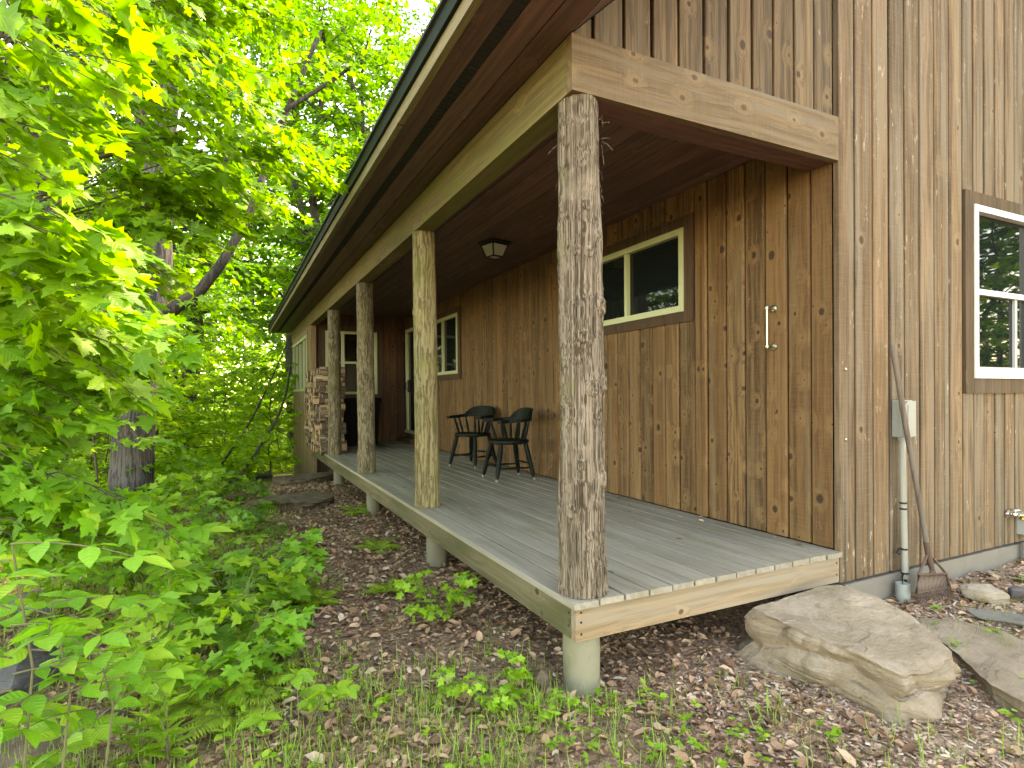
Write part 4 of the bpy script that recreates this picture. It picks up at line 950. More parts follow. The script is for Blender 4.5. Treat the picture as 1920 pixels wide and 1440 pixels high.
class Fol:
    """collects leaves and twigs of one plant"""
    def __init__(s, seed): s.q = np.random.default_rng(seed); s.P = []; s.D = []; s.N = []; s.S = []; s.tw = MB()
    def leaf(s, p, d, n, size): s.P.append(p); s.D.append(d); s.N.append(n); s.S.append(size)
    def spray(s, base, d, L, ls, gap=.10, width=.42, droop=.25, tilt=.3, twig=.004, jit=.45):
        q = s.q; base = np.array(base, float); d = nrm(np.array(d, float)); up = np.array([0, 0, 1.0])
        n = up-d*(d@up)+q.normal(size=3)*tilt*.5
        n = n-d*(d@n); n = n/np.linalg.norm(n); sd = np.cross(n, d)
        k = max(3, int(L/gap)); pts = []
        for i in range(k+1):
            t = i/k; p = base+d*L*t+np.array([0, 0, -droop*L*t*t]); pts.append(p)
        if twig: s.tw.tube(pts[::max(1, k//4)]+[pts[-1]], list(np.linspace(twig, twig*.35, len(pts[::max(1, k//4)])+1)), 5)
        for i in range(1, k+1):
            t = i/k; tw = (L*width*(1-t)**.8+ls*.8)*q.uniform(.7, 1.15)
            for sg in ((-1, 1) if q.random() < .55 else (q.choice((-1, 1)),)):
                td = nrm(d*q.uniform(.5, .9)+sg*sd*q.uniform(.7, 1)-up*.12+q.normal(size=3)*.12)
                m = max(1, int(round(tw/(ls*.62))))
                for j in range(m):
                    p = pts[i]+td*tw*(j+.6)/m*.9+np.array([0, 0, -.15*tw*((j+1)/m)**2])+q.normal(size=3)*ls*.10
                    ld = nrm(td+sd*q.normal()*.55+d*q.normal()*.3-up*q.uniform(.0, .55))
                    ln = nrm(n+q.normal(size=3)*jit); s.leaf(p, ld, ln, ls*q.uniform(.65, 1.2))
                if tw > .12 and twig: s.tw.tube([pts[i], pts[i]+td*tw*.8+np.array([0, 0, -.08*tw])], [twig*.5, twig*.2], 4, cap=False)
        for j in range(2): s.leaf(pts[-1], nrm(d-up*.3+q.normal(size=3)*.3), nrm(n+q.normal(size=3)*.3), ls*q.uniform(.8, 1.2))
def trunk_mesh(name, pts, rad, mat, parent, seed=0, n=18, sub=8, bump=.05):
    pts = np.array(pts, float); m = len(pts); t = np.linspace(0, m-1, (m-1)*sub+1)
    X = np.stack([np.interp(t, range(m), pts[:, k]) for k in range(3)], 1); R_ = np.interp(t, range(m), rad)
    for _ in range(3): X[1:-1] = (X[:-2]+2*X[1:-1]+X[2:])/4
    th = np.linspace(0, 2*PI, n, endpoint=False); V = []
    dirs = nrm(np.gradient(X, axis=0)); ref = np.array([1.0, 0, 0]) if abs(dirs.mean(0)[0]) < .8 else np.array([0, 1.0, 0])
    for i in range(len(X)):
        a = np.cross(dirs[i], ref); a /= np.linalg.norm(a); b = np.cross(dirs[i], a)
        ring = X[i]+R_[i]*(np.cos(th)[:, None]*a+np.sin(th)[:, None]*b); V.append(ring)
    V = np.array(V).reshape(-1, 3); cen = np.repeat(X, n, 0)
    V = cen+(V-cen)*(1+bump*fbm(V*np.array([7, 7, 2])+seed, 3)+bump*.8*vnoise(V*2.3+seed))[:, None]
    I = np.arange(len(X)*n).reshape(len(X), n); Rr = np.roll(I, -1, 1)
    F = np.stack([I[:-1], Rr[:-1], Rr[1:], I[1:]], -1).reshape(-1, 4)
    return raw_mesh(name, V, F, mat, parent, smooth=True)
def tree_proto(name, seed, h, z0, R, nl, ls, tm, lm, tmat, r0, spray=1.2, lean=(0, 0), forks=0, gap=.13, step=.40, low=.6):
    t = bpy.data.objects.new(name, None); link(t); f = Fol(seed); q = f.q
    k = 8; tp = [np.array([lean[0]*h*i/k+q.normal()*.012*h*(i > 0), lean[1]*h*i/k+q.normal()*.012*h*(i > 0), h*.94*i/k-.3*(i == 0)]) for i in range(k+1)]
    trunk_mesh('trunk', tp, [r0*(1.25 if i == 0 else (1-i/k)**.75+.06) for i in range(k+1)], tmat, t, seed)
    limbs = MB(); tpa = np.array(tp)
    for i in range(nl):
        u = (i+q.random())/nl; z = z0+(h*.97-z0)*u; b = np.array([np.interp(z, tpa[:, 2], tpa[:, c]) for c in range(3)]); b[2] = min(z, tp[-1][2])
        az = i*2.4+q.normal()*.4; prof = (low+(1-low)*math.sin(min(1, u*1.6)*PI/2))*(1-u**2.2)+.12; L = R*prof*q.uniform(.7, 1.15)
        rise = q.uniform(.05, .35)+.75*u; d = nrm(np.array([math.cos(az), math.sin(az), rise])); pts = []
        m = 6
        for j in range(m+1):
            s = j/m; pts.append(b+d*L*s+np.array([q.normal()*.03*L*s, q.normal()*.03*L*s, -.16*L*s*s+.0]))
        limbs.tube(pts, list(np.linspace(max(.012, r0*.33*(1-u*.7)), .006, m+1)), 6)
        pa = np.array(pts); ns = max(2, int(L/step))
        for j in range(ns+1):
            s = .22+.78*j/ns; p = np.array([np.interp(s, np.linspace(0, 1, m+1), pa[:, c]) for c in range(3)])
            sg = 1 if j % 2 else -1; ang = az+sg*q.uniform(.5, 1.2)*(1-.85*(j == ns)); dd = np.array([math.cos(ang), math.sin(ang), q.uniform(-.12, .25)+.2*u])
            f.spray(p, dd, spray*q.uniform(.6, 1.15)*(1-.35*s*(j < ns)), ls, gap, twig=.005, droop=.18)
    limbs.build('limbs', tmat, t)
    leaves('crown', tm, f.P, f.D, f.N, f.S, lm, t, f.q)
    return t, len(f.P)
def place(pr, x, y, s, rz, label, group=None, cat='tree', first=False, dz=0):
    o = pr if first else copy_tree(pr)
    o.location = (x, y, g1(x, y)+dz); o.rotation_euler = (0, 0, rz); o.scale = (s, s, s)
    return tag(o, label, cat, group)

nleaf = 0
tall = []
for k, (lm, sd) in enumerate((('leaf_green', 201), ('leaf_deep', 202), ('leaf_green', 203))):
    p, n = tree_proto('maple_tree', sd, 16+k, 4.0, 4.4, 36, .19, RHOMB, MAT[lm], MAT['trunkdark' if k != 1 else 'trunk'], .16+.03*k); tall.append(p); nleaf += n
under = []
for k, (lm, sd) in enumerate((('leaf_far', 211), ('leaf_green', 212), ('leaf_far', 213))):
    p, n = tree_proto('understory_tree', sd, 6.5+k*.7, .7, 2.6, 30, .145, RHOMB, MAT[lm], MAT['trunkdark'], .055, spray=.9, gap=.10, step=.36); under.append(p); nleaf += n
bush = []
for k, (lm, sd) in enumerate((('leaf_far', 221), ('leaf_green', 222))):
    p, n = tree_proto('sapling', sd, 2.6, .25, 1.25, 18, .105, MAPLE_S, MAT[lm], MAT['twig'], .018, spray=.55, gap=.075, step=.26); bush.append(p); nleaf += n

# the big grey maple with its forked trunk
bx, by = -2.66, 7.2
big = thing('maple_tree', 'large grey-barked forked maple standing in the plants left of the path', 'tree', (bx, by, g1(bx, by)))
fw, rt = _F.copy(), _R.copy()
def rel(px, py, d): return at_depth(px, py, d)-np.array([bx, by, g1(bx, by)])
tb = [np.array([0, 0, -.25]), rel(248, 900, 7.93), rel(252, 800, 7.95), rel(262, 700, 8.0), rel(288, 600, 8.05), rel(298, 480, 8.1), rel(296, 330, 8.15), rel(318, 180, 8.3), rel(350, 20, 8.5), rel(380, -200, 9), rel(400, -500, 9.5)]
trunk_mesh('trunk', tb, [.33, .265, .25, .235, .21, .17, .175, .13, .11, .09, .04], MAT['trunk'], big, 5, 28, 12, .06)
lb = [[rel(288, 610, 8.05), rel(330, 575, 8.1), rel(375, 545, 8.15), rel(415, 495, 8.2), rel(470, 400, 8.4), rel(520, 250, 8.8), rel(600, 60, 9.3)],
      [rel(290, 330, 8.15), rel(262, 250, 8.2), rel(270, 150, 8.2), rel(215, 40, 8.3), rel(200, -150, 8.6)],
      [rel(300, 380, 8.15), rel(350, 365, 8.1), rel(420, 300, 8.2), rel(520, 215, 8.5), rel(610, 160, 8.8), rel(680, 110, 9)],
      [rel(262, 690, 8.0), rel(225, 640, 7.9), rel(160, 600, 7.6), rel(60, 560, 7.4)]]
for L_, r in zip(lb, (.10, .09, .06, .05)): trunk_mesh('limb', L_, list(np.linspace(r, r*.35, len(L_))), MAT['trunkdark'], big, 9, 14, 10, .06)
f = Fol(31); q = f.q
for i in range(150):
    a = q.uniform(0, 2*PI); u = q.random(); z = 2.2+u*9.5; r = (3.6*math.sin(min(1, .35+u*.8)*PI*.62))*math.sqrt(q.uniform(.08, 1))
    p = np.array([.4+r*math.cos(a), r*math.sin(a), z])
    if p[0]+bx > -1.7 and z < 5.2: continue
    f.spray(p, (math.cos(a+q.normal()*.5), math.sin(a+q.normal()*.5), q.uniform(-.1, .3)), q.uniform(.7, 1.3), .125, .10, twig=.006)
leaves('crown', MAPLE_S, f.P, f.D, f.N, f.S, MAT['leaf_green'], big, q); f.tw.build('twigs', MAT['twig'], big)

# woodland beyond: tall maples, thin understory trees and saplings
WOODT = 'tall dark-trunked maple among the many in the wood behind the cabin'
WOODU = 'slim leafy understory tree among the many in the wood left of the cabin'
WOODS = 'waist-high to head-high maple sapling among the many beyond the path'
def wedge(px, d, z=-.8):
    p = at_depth(px, 746, d); return p[0], p[1]
rt_ = random.Random(17)
def scatter(prs, spots, label, group, smin, smax):
    for i, (px, d) in enumerate(spots):
        x, y = wedge(px, d); pr = prs[i % len(prs)]; s = rt_.uniform(smin, smax)
        place(pr, x, y, s, rt_.uniform(0, 6.28), label, group, first=(i < len(prs)))
scatter(tall, [(60, 9.6), (150, 15), (330, 17), (20, 22), (230, 25), (640, 25), (360, 31), (110, 33), (480, 34), (750, 27), (590, 33), (690, 36), (250, 40), (30, 42), (400, 44), (860, 30), (560, 19.5), (-150, 17), (-320, 22), (-60, 28), (600, 17.5), (690, 18.5), (790, 20), (660, 21.5)], WOODT, 'tall trees of the wood', .85, 1.2)
scatter(under, [(170, 10.5), (40, 12.5), (330, 15.5), (300, 13.8), (545, 22), (120, 18), (210, 16.5), (350, 24), (-40, 15), (580, 24), (60, 26), (460, 27), (160, 29), (300, 32), (540, 31), (400, 35), (620, 38), (-140, 11), (240, 20)], WOODU, 'understory trees of the wood', .75, 1.15)
scatter(bush, [(460, 19), (200, 9.2), (120, 9.8), (40, 8.6), (290, 11.6), (520, 18.2), (150, 12), (420, 15), (340, 16), (10, 10.5), (250, 14), (480, 20), (545, 17), (85, 13.5), (505, 13.6), (180, 7.6)], WOODS, 'saplings of the wood', .7, 1.25)
for i, (x, y, s) in enumerate(((13, -6, 1.1), (-10.5, 4, 1.1), (18, -8, 1.2), (15, -3.5, 1.0), (22, -5, 1.2))):
    place(tall[1], x, y, s, i*1.3, 'tall maple of the wood facing the cabin, seen only mirrored in its windows', 'trees mirrored in the cabin windows')
for i, (x, y, s) in enumerate(((8.9, -3.3, .95), (11.0, -3.6, 1.1), (9.6, -5.4, 1), (12.9, -4.0, 1.15), (12.6, -6.6, 1.1), (15.0, -5.0, 1.2), (17, -7, 1.3))):
    place(under[1], x, y, s, i*2.1, 'leafy understory tree facing the cabin, seen only mirrored in its windows', 'small trees mirrored in the cabin windows')
# the wood far behind reads as one mass
n = 46000; pxs = RG.uniform(-350, 1000, n); dd = RG.uniform(44, 72, n); pz = RG.random(n)**1.25*24-4
ps_ = np.array([at_depth(a, 746, b) for a, b in zip(pxs, dd)]); ps_[:, 2] = pz+1.5*vnoise(ps_*.2)
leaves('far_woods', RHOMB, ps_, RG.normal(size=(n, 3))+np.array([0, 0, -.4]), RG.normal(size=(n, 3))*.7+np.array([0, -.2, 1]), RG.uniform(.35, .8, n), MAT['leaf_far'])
tag(bpy.data.objects['far_woods'], kind='stuff')

n = 34000; pxs = RG.uniform(-200, 640, n); dd = 9.5+34*RG.random(n)**1.6; ps_ = np.array([at_depth(a, 746, b) for a, b in zip(pxs, dd)]); ok = ~((ps_[:, 0] > -.9) & (ps_[:, 1] < 14.5)) & ~((ps_[:, 0] > -1.6+0*ps_[:, 0]) & (ps_[:, 1] < 10.5)); ps_ = ps_[ok]; n = len(ps_)
ps_[:, 2] = G(ps_[:, 0], ps_[:, 1])+.05+RG.random(n)**1.5*(.35+.55*np.clip(vnoise(ps_*np.array([.8, .8, 0]))+.4, 0, 1))
leaves('undergrowth', RHOMB, ps_, RG.normal(size=(n, 3))*np.array([1, 1, .4]), RG.normal(size=(n, 3))*.45+np.array([0, 0, 1]), RG.uniform(.07, .2, n), MAT['leaf_far'])
tag(bpy.data.objects['undergrowth'], kind='stuff')

# thin leaning saplings near the sunroom corner
def bare(name, pix, rad, label, mat='trunkdark'):
    P = [at_depth(*p) for p in pix]; o = thing(name, label, 'sapling', P[0]); trunk_mesh('stem', [p-P[0] for p in P], rad, MAT[mat], o, 3, 8, 6, .05); return o
t1 = bare('leaning_sapling', [(440, 905, 10.6), (480, 850, 10.8), (520, 785, 11), (538, 735, 12.2), (548, 660, 13.5)], [.035, .03, .026, .022, .012], 'thin dark leaning stem just left of the sunroom corner')
t2 = bare('leaning_sapling', [(395, 900, 11.6), (430, 850, 11.8), (470, 790, 12), (505, 720, 12.2), (540, 640, 12.6)], [.03, .026, .022, .016, .01], 'thinner leaning stem farther left of the sunroom corner')
f = Fol(77)
for o, pts in ((t1, [(490, 805, 10.9), (455, 850, 10.9)]), (t2, [(470, 790, 12), (505, 720, 12.2), (450, 820, 11.9)])):
    f = Fol(77+int(o.location[0]*10)); b = np.array(o.location)
    for p in pts:
        for k in range(4): f.spray(at_depth(*p)-b, f.q.normal(size=3)*np.array([1, 1, .25]), .6, .10, .08)
    leaves('foliage', RHOMB, f.P, f.D, f.N, f.S, MAT['leaf_far'], o, f.q)

# second, darker trunk half hidden at the left
x, y = wedge(62, 10.2); t = thing('maple_tree', 'dark broad trunk half hidden by leaves at the left, behind the forked maple', 'tree', (x, y, g1(x, y)))
trunk_mesh('trunk', [(0, 0, -.3), (.0, 0, .6), (-.05, .1, 1.6), (.0, .1, 3), (.1, .2, 6), (.1, .3, 12)], [.36, .27, .25, .235, .2, .08], MAT['trunkdark'], t, 8, 24, 10, .06)
f = Fol(41); q = f.q
for i in range(70):
    a = q.uniform(0, 2*PI); z = 3.5+q.random()*8; r = q.uniform(.4, 3); f.spray((r*math.cos(a), r*math.sin(a), z), (math.cos(a), math.sin(a), q.uniform(-.1, .3)), q.uniform(.7, 1.3), .14, .11, twig=.006)
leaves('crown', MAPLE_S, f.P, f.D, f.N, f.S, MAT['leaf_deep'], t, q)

# near trees whose branches reach in from the left
def reach_tree(name, label, base, trunk, rad, targets, tm, lm, seed, ls, L=(.6, 1.0), gap=.10, group=None, bend=(1, .0, -.10)):
    """sprays end near the given points (pixel, depth), carried by limbs from the trunk"""
    o = thing(name, label, 'tree', base, group=group); b = np.array(base, float); f = Fol(seed); q = f.q; lim = MB(); tr = np.array(trunk, float)
    trunk_mesh('trunk', trunk, rad, MAT['trunkdark'], o, seed, 12, 8, .05)
    for (px, py, d) in targets:
        tip = at_depth(px, py, d)-b; l = q.uniform(*L); dr = nrm(_R*bend[0]+_F*(bend[1]+q.normal()*.35)+np.array([0, 0, bend[2]+q.normal()*.12]))
        st = tip-dr*l+np.array([0, 0, .12*l])
        z = st[2]-.25*np.linalg.norm(st[:2]-tr[0][:2]); z = np.clip(z, tr[1][2], tr[-1][2]); a = np.array([np.interp(z, tr[:, 2], tr[:, c]) for c in range(3)])
        lim.tube([a, a+(st-a)*.5+np.array([0, 0, .06]), st], [.011, .008, .0045], 6)
        f.spray(st, dr, l*1.12, ls*q.uniform(.85, 1.15), gap, .40, .22, .3, .0042)
    lim.build('limbs', MAT['twig'], o); f.tw.build('twigs', MAT['twig'], o)
    leaves('crown', tm, f.P, f.D, f.N, f.S, lm, o, q); return o
p0 = at_depth(-160, 1000, 2.7); base = (p0[0], p0[1], g1(p0[0], p0[1]))
tg = []
rr_ = random.Random(8)
for py in range(-120, 700, 62):
    for k in range(3):
        mx = 215+70*math.sin(py*.013+1) if py < 560 else 260
        tg.append((rr_.uniform(-60, 1)*.3+mx*rr_.uniform(.25, 1.0), py+rr_.uniform(-30, 30), rr_.uniform(2.0, 2.9)))
reach_tree('young_maple', 'young maple whose bright yellow-green branches hang in at the upper left edge', base, [(0, 0, -.2), (0, .05, 1), (-.05, .1, 2.2), (0, .1, 3.4), (.05, .1, 4.4)], [.045, .04, .032, .02, .01], tg, MAPLE, MAT['leaf_yellow'], 51, .112, (.4, .75), .085)
p0 = at_depth(-60, 1000, 4.6); base = (p0[0], p0[1], g1(p0[0], p0[1])); tg = []
for py, x0, x1, m in ((-40, 280, 520, 6), (30, 240, 480, 6), (95, 200, 470, 6), (160, 220, 500, 7), (225, 200, 560, 8), (275, 240, 610, 9), (330, 240, 630, 9), (385, 250, 570, 8), (440, 220, 430, 6), (500, 150, 360, 6), (120, 440, 520, 3)):
    for k in range(m): tg.append((x0+(x1-x0)*(k+rr_.random())/m, py+rr_.uniform(-26, 26), rr_.uniform(3.9, 5.2)))
reach_tree('young_maple', 'young maple with broad layers of yellow-green leaves reaching towards the roof edge', base, [(0, 0, -.2), (.02, .05, 1), (.1, .1, 2.5), (.05, .2, 4), (.2, .2, 5.5)], [.06, .05, .042, .03, .012], tg, MAPLE, MAT['leaf_yellow'], 52, .098, (.55, 1.0), .08)
p0 = at_depth(-120, 1000, 3.6); base = (p0[0], p0[1], g1(p0[0], p0[1])); tg = []
for py, x0, x1, m in ((560, -10, 300, 8), (610, 0, 330, 9), (655, 0, 340, 9), (700, -10, 300, 8), (745, -10, 260, 8), (800, 0, 130, 4), (860, 0, 100, 4), (890, -20, 130, 6), (925, -10, 200, 8), (960, 0, 280, 9), (990, 60, 335, 8), (1020, -10, 220, 6), (780, -20, 120, 5), (840, -20, 100, 5)):
    for k in range(m): tg.append((x0+(x1-x0)*(k+rr_.random())/m, py+rr_.uniform(-20, 20), rr_.uniform(2.6, 4.0)))
reach_tree('young_maple', 'low maple with cool green level branches in front of the forked trunk', base, [(0, 0, -.2), (0, .05, .6), (-.05, .1, 1.3), (0, .1, 1.9)], [.035, .03, .022, .01], tg, MAPLE, MAT['leaf_blue'], 53, .098, (.4, .75), .08)

# ash seedlings with paired leaflets, lower left
def pinnate(f, base, d, L, pairs, ls):
    q = f.q; d = nrm(np.array(d, float)); up = np.array([0, 0, 1.0]); n = nrm(up-d*(d@up)+q.normal(size=3)*.15); sd = np.cross(n, d); pts = [base+d*L*t-up*.22*L*t*t for t in np.linspace(0, 1, 7)]
    f.tw.tube(pts, list(np.linspace(.0032, .0015, 7)), 5)
    for i in range(pairs):
        t = .25+.72*i/max(1, pairs-1); p = base+d*L*t-up*.22*L*t*t
        for sg in (-1, 1): f.leaf(p, nrm(sd*sg+d*.45-up*.15+q.normal(size=3)*.08), nrm(n+q.normal(size=3)*.18), ls*q.uniform(.85, 1.1))
    f.leaf(pts[-1], nrm(d-up*.3), n, ls*1.15)
def ash(px, py, d, h, nf, L, ls, label, seed, up=.35, mat='leaf_blue', tm=OVATE):
    p = at_depth(px, py, d); z = g1(p[0], p[1]); o = thing('ash_seedling', label, 'plant', (p[0], p[1], z)); f = Fol(seed); q = f.q
    hh = p[2]-z; f.tw.tube([(0, 0, -.05), (.03, -.02, hh*.3), (.045, .02, hh*.6), (0, .01, hh)], [.0055, .0045, .0038, .0028], 6)
    for k in range(nf):
        a = k*2.4+q.normal()*.3; zz = hh*(1-.5*(k/nf)); pinnate(f, np.array([0, 0, zz]), (math.cos(a), math.sin(a), up+q.normal()*.2), L*q.uniform(.7, 1.15), int(q.integers(3, 5)), ls*q.uniform(.8, 1.1))
    leaves('leaflets', tm, f.P, f.D, f.N, f.S, MAT[mat], o, q); f.tw.build('stem', MAT['stem'], o); return o
ash(95, 1130, 1.85, 0, 10, .32, .098, 'ash seedling with large pale leaflets at the lower left edge', 61)
ash(20, 1020, 1.75, 0, 10, .34, .10, 'ash seedling with long leaflets under the maple branches at the left edge', 62)
ash(180, 1215, 2.0, 0, 9, .28, .088, 'ash seedling whose leaflets spread above the dark boulder', 63)
ash(120, 1385, 2.1, 0, 5, .16, .10, 'broad-leaved green seedling beside the brown corner rock', 64, .5, 'leaf_herb')
ash(300, 1010, 2.9, 0, 5, .26, .12, 'seedling reaching pale pointed leaflets over the path edge', 65)
# leafy woodland plants between the ash seedlings and the path
f0 = Fol(70)
def herb_proto(seed, tm, mat, ls, h, kind):
    o = bpy.data.objects.new('woodland_plant', None); link(o); f = Fol(seed); q = f.q
    for s_ in range(4 if kind != 'upright' else 3):
        a = q.uniform(0, 6.28); top = np.array([.16*math.cos(a), .16*math.sin(a), h*q.uniform(.6, 1)])*(1 if kind != 'upright' else np.array([.25, .25, 1]))
        f.tw.tube([(0, 0, -.03), top*.5+np.array([0, 0, .03]), top], [.004, .003, .0018], 5)
        if kind == 'whorl':
            for k in range(6): b = k*1.05+q.normal()*.2; f.leaf(top, np.array([math.cos(b), math.sin(b), q.uniform(-.25, .2)]), nrm(np.array([0, 0, 1])+q.normal(size=3)*.3), ls*q.uniform(.7, 1.15))
        elif kind == 'spray':
            for k in range(3): b = a+q.normal()*.9; f.spray(top*(.5+.25*k), (math.cos(b), math.sin(b), q.uniform(0, .4)), h*.5, ls, ls*.7, .5, .3, .5, .002)
        else:
            for k in range(16): z = (k+2)/18; b = k*2.4; f.leaf(top*z, np.array([math.cos(b), math.sin(b), .5]), nrm(np.array([0, 0, 1.0])+q.normal(size=3)*.2), ls*(1.1-.5*z))
    leaves('leaves', tm, f.P, f.D, f.N, f.S, MAT[mat], o, q); f.tw.build('stem', MAT['stem'], o); return o
hp = [herb_proto(71, MAPLE, 'leaf_blue', .085, .45, 'spray'), herb_proto(72, OVATE, 'leaf_herb', .10, .32, 'whorl'), herb_proto(73, MAPLE_S, 'leaf_herb', .07, .40, 'spray'), herb_proto(74, LANCE, 'leaf_herb', .12, .34, 'upright'), herb_proto(75, OVATE, 'leaf_deep', .085, .38, 'spray')]
used = set()
def herb(i, px, py, s, label, group=None):
    p = on_ground(px, py); o = place(hp[i], p[0], p[1], s, rt_.uniform(0, 6.28), label, group, 'plant', first=(i not in used)); used.add(i); return o
PL = 'leafy woodland plant in the green thicket left of the leaf-covered path'; PG = 'plants of the thicket left of the path'
for (px, py) in [(330, 1060), (380, 1020), (430, 1075), (350, 1120), (290, 1100), (240, 1080), (400, 1130), (460, 1110), (310, 1165), (370, 1190), (440, 1180), (260, 1150), (210, 1110), (330, 1230), (410, 1240), (470, 1230), (280, 1270), (230, 1210), (160, 1070), (180, 1150), (350, 1300), (440, 1290), (390, 990), (440, 1000), (300, 1000), (250, 1020), (200, 1030), (150, 1010), (480, 1150), (360, 960), (310, 940), (400, 940), (270, 965), (225, 980), (130, 960), (70, 985), (440, 945)]:
    herb(rt_.choice((0, 0, 1, 2, 2, 4)), px+rt_.uniform(-12, 12), py+rt_.uniform(-8, 8), rt_.uniform(.75, 1.2)*(1 if py > 1000 else 1.2), PL, PG)
herb(3, 320, 1432, 1.0, 'upright plant with narrow pointed leaves at the bottom edge, left of centre')
herb(3, 262, 1440, .9, 'smaller narrow-leaved plant at the bottom edge beside the taller one')
herb(1, 562, 1400, .9, 'bright broad-leaved seedling with one upright leaf at the lower path edge')
herb(2, 815, 1160, .75, 'bright green weed growing in the leaves before the middle concrete pier')
herb(2, 905, 1330, .55, 'thin green weed in the litter left of the near concrete pier')
herb(1, 610, 1370, .6, 'low seedling with pale leaves left of the worn dirt patch')
herb(4, 500, 1010, .6, 'small dark-leaved plant at the bend of the path')

# ferns
def fern_proto(seed):
    o = bpy.data.objects.new('fern', None); link(o); P, D, N, S = [], [], [], []; tw = MB(); q = np.random.default_rng(seed)
    for k in range(11):
        a = k*2*PI/11+q.normal()*.2; L = q.uniform(.26, .40); d = np.array([math.cos(a), math.sin(a), 0]); el = q.uniform(.6, 1.1); pts = []
        for t in np.linspace(0, 1, 9): pts.append(d*L*t*math.cos(el*(1-t*.8))+np.array([0, 0, L*(math.sin(el)*t-.55*t*t)]))
        tw.tube(pts, list(np.linspace(.0025, .001, 9)), 4); pa = np.array(pts)
        for t in np.linspace(.12, .98, 20):
            p = np.array([np.interp(t, np.linspace(0, 1, 9), pa[:, c]) for c in range(3)]); w = .10*L/.33*(math.sin(min(1, t*2.2)*PI/2))*(1-t)**.7+.012
            ax = nrm(np.array([np.interp(min(1, t+.1), np.linspace(0, 1, 9), pa[:, c]) for c in range(3)])-p+1e-6); sd = nrm(np.cross([0, 0, 1.0], ax))
            for sg in (-1, 1): P.append(p); D.append(sd*sg+ax*.45+np.array([0, 0, -.15])); N.append(np.cross(ax, sd)+q.normal(size=3)*.15); S.append(w)
    leaves('fronds', LANCE, P, D, N, S, MAT['fern'], o, q); tw.build('stalks', MAT['stem'], o); return o
fp = [fern_proto(81), fern_proto(82)]; usedf = set()
for (px, py, s, lab) in ((708, 1032, .75, 'round tuft of fern alone on the brown leaf slope beside the deck'), (668, 962, .8, 'fern growing against the far concrete pier'), (735, 1110, .7, 'fern at the edge of the shade below the deck'),
        (540, 1120, .95, 'bright fern where the thicket meets the path'), (590, 1135, .8, 'fern just right of the bright fern on the path edge'), (470, 1290, .95, 'large fern low in the thicket'), (385, 1330, .9, 'fern under the leafy plants at the lower left'), (300, 930, 1.4, 'wide pale fern bed at the foot of the forked maple'), (380, 925, 1.3, 'fern beside the path beyond the thicket'), (440, 1350, .8, 'fern closest to the bottom edge')):
    i = rt_.randrange(2); p = on_ground(px, py); place(fp[i], p[0], p[1], s, rt_.uniform(0, 6), lab, None, 'fern', first=(i not in usedf)); usedf.add(i)

# grass, tiny weeds, litter and mulch
def inside_deck(x, y): return (x > -.05) & (y > -.02)
def mask_pts(n, f, x0=-4.2, x1=4.6, y0=-2.0, y1=9.5):
    x = RG.uniform(x0, x1, n); y = RG.uniform(y0, y1, n); k = RG.random(n) < f(x, y); return x[k], y[k]
cl = lambda a: np.clip(a, 0, 1)
def n2(x, y, s, o=0): return vnoise(np.stack([x*s, y*s, np.full(len(x), o)], 1))
def grass_d(x, y):
    d = .18+.55*cl(n2(x, y, 1.3, 3)*1.6)
    path = np.exp(-((x-(-.55+.02*y))/.42)**2)*cl((y-.2)*2)
    left = cl((-x-.62)*1.3); front = cl((1.0-y)*.8)*cl((1.1-x)*1.0)
    right = cl((x-.6))*cl(-y*2)*.30
    mid = np.exp(-((x+.75)/.55)**2-((y-.15)/.75)**2)*1.6
    return (d*(left*.75+front*1.0+right+mid))*(1-path*.95)*(~inside_deck(x, y))*cl(1.25-y*.10)
x, y = mask_pts(85000, grass_d)
P, D, N, S = [], [], [], []
z = G(x, y)
for a, b, c in zip(x, y, z):
    hh = RG.uniform(.6, 1.25)
    for k in range(RG.integers(4, 11)):
        an = RG.uniform(0, 6.28); P.append((a+RG.normal()*.055, b+RG.normal()*.055, c-.005)); le = RG.uniform(.8, 3.2); D.append((math.cos(an)*le*.6, math.sin(an)*le*.6, 1)); N.append((math.cos(an), math.sin(an), -.4*le)); S.append(hh*RG.uniform(.035, .12))
BLADE = (np.array([(0, .015, 0), (0, -.015, 0), (.4, .015, -.02), (.4, -.015, -.02), (.75, .010, .13), (.75, -.010, .13), (1, 0, .36)], float)*np.array([1, 1.3, -1]), np.array([(0, 1, 3), (0, 3, 2), (2, 3, 5), (2, 5, 4), (4, 5, 6)]))
tag(leaves('grass', BLADE, P, D, N, S, MAT['grass']), kind='stuff')
# tiny three-leaved weeds
def weed_d(x, y):
    path = np.exp(-((x-(-.55+.02*y))/.40)**2)*cl((y-.2)*2)
    return (.10+.6*cl(n2(x, y, 1.1, 8)*1.5))*(1.2*np.exp(-((x+.7)/.6)**2-((y-.2)/.8)**2)+cl((-x-.62)*1.4)+cl((1.0-y)*.8)*cl(1.1-x)*.55+cl(x-.5)*cl(-y*2)*.16)*(1-path*.92)*(~inside_deck(x, y))
x, y = mask_pts(42000, weed_d); z = G(x, y); P, D, N, S = [], [], [], []
for a, b, c in zip(x, y, z):
    h = RG.uniform(.015, .09); m = RG.integers(3, 8); s = RG.uniform(.014, .045)
    for k in range(m):
        an = RG.uniform(0, 6.28); P.append((a, b, c+h*RG.uniform(.6, 1))); D.append((math.cos(an), math.sin(an), RG.uniform(-.1, .5))); N.append((RG.normal()*.3, RG.normal()*.3, 1)); S.append(s*RG.uniform(.7, 1.2))
tag(leaves('ground_cover', OVATE, P, D, N, S, MAT['leaf_herb']), kind='stuff')
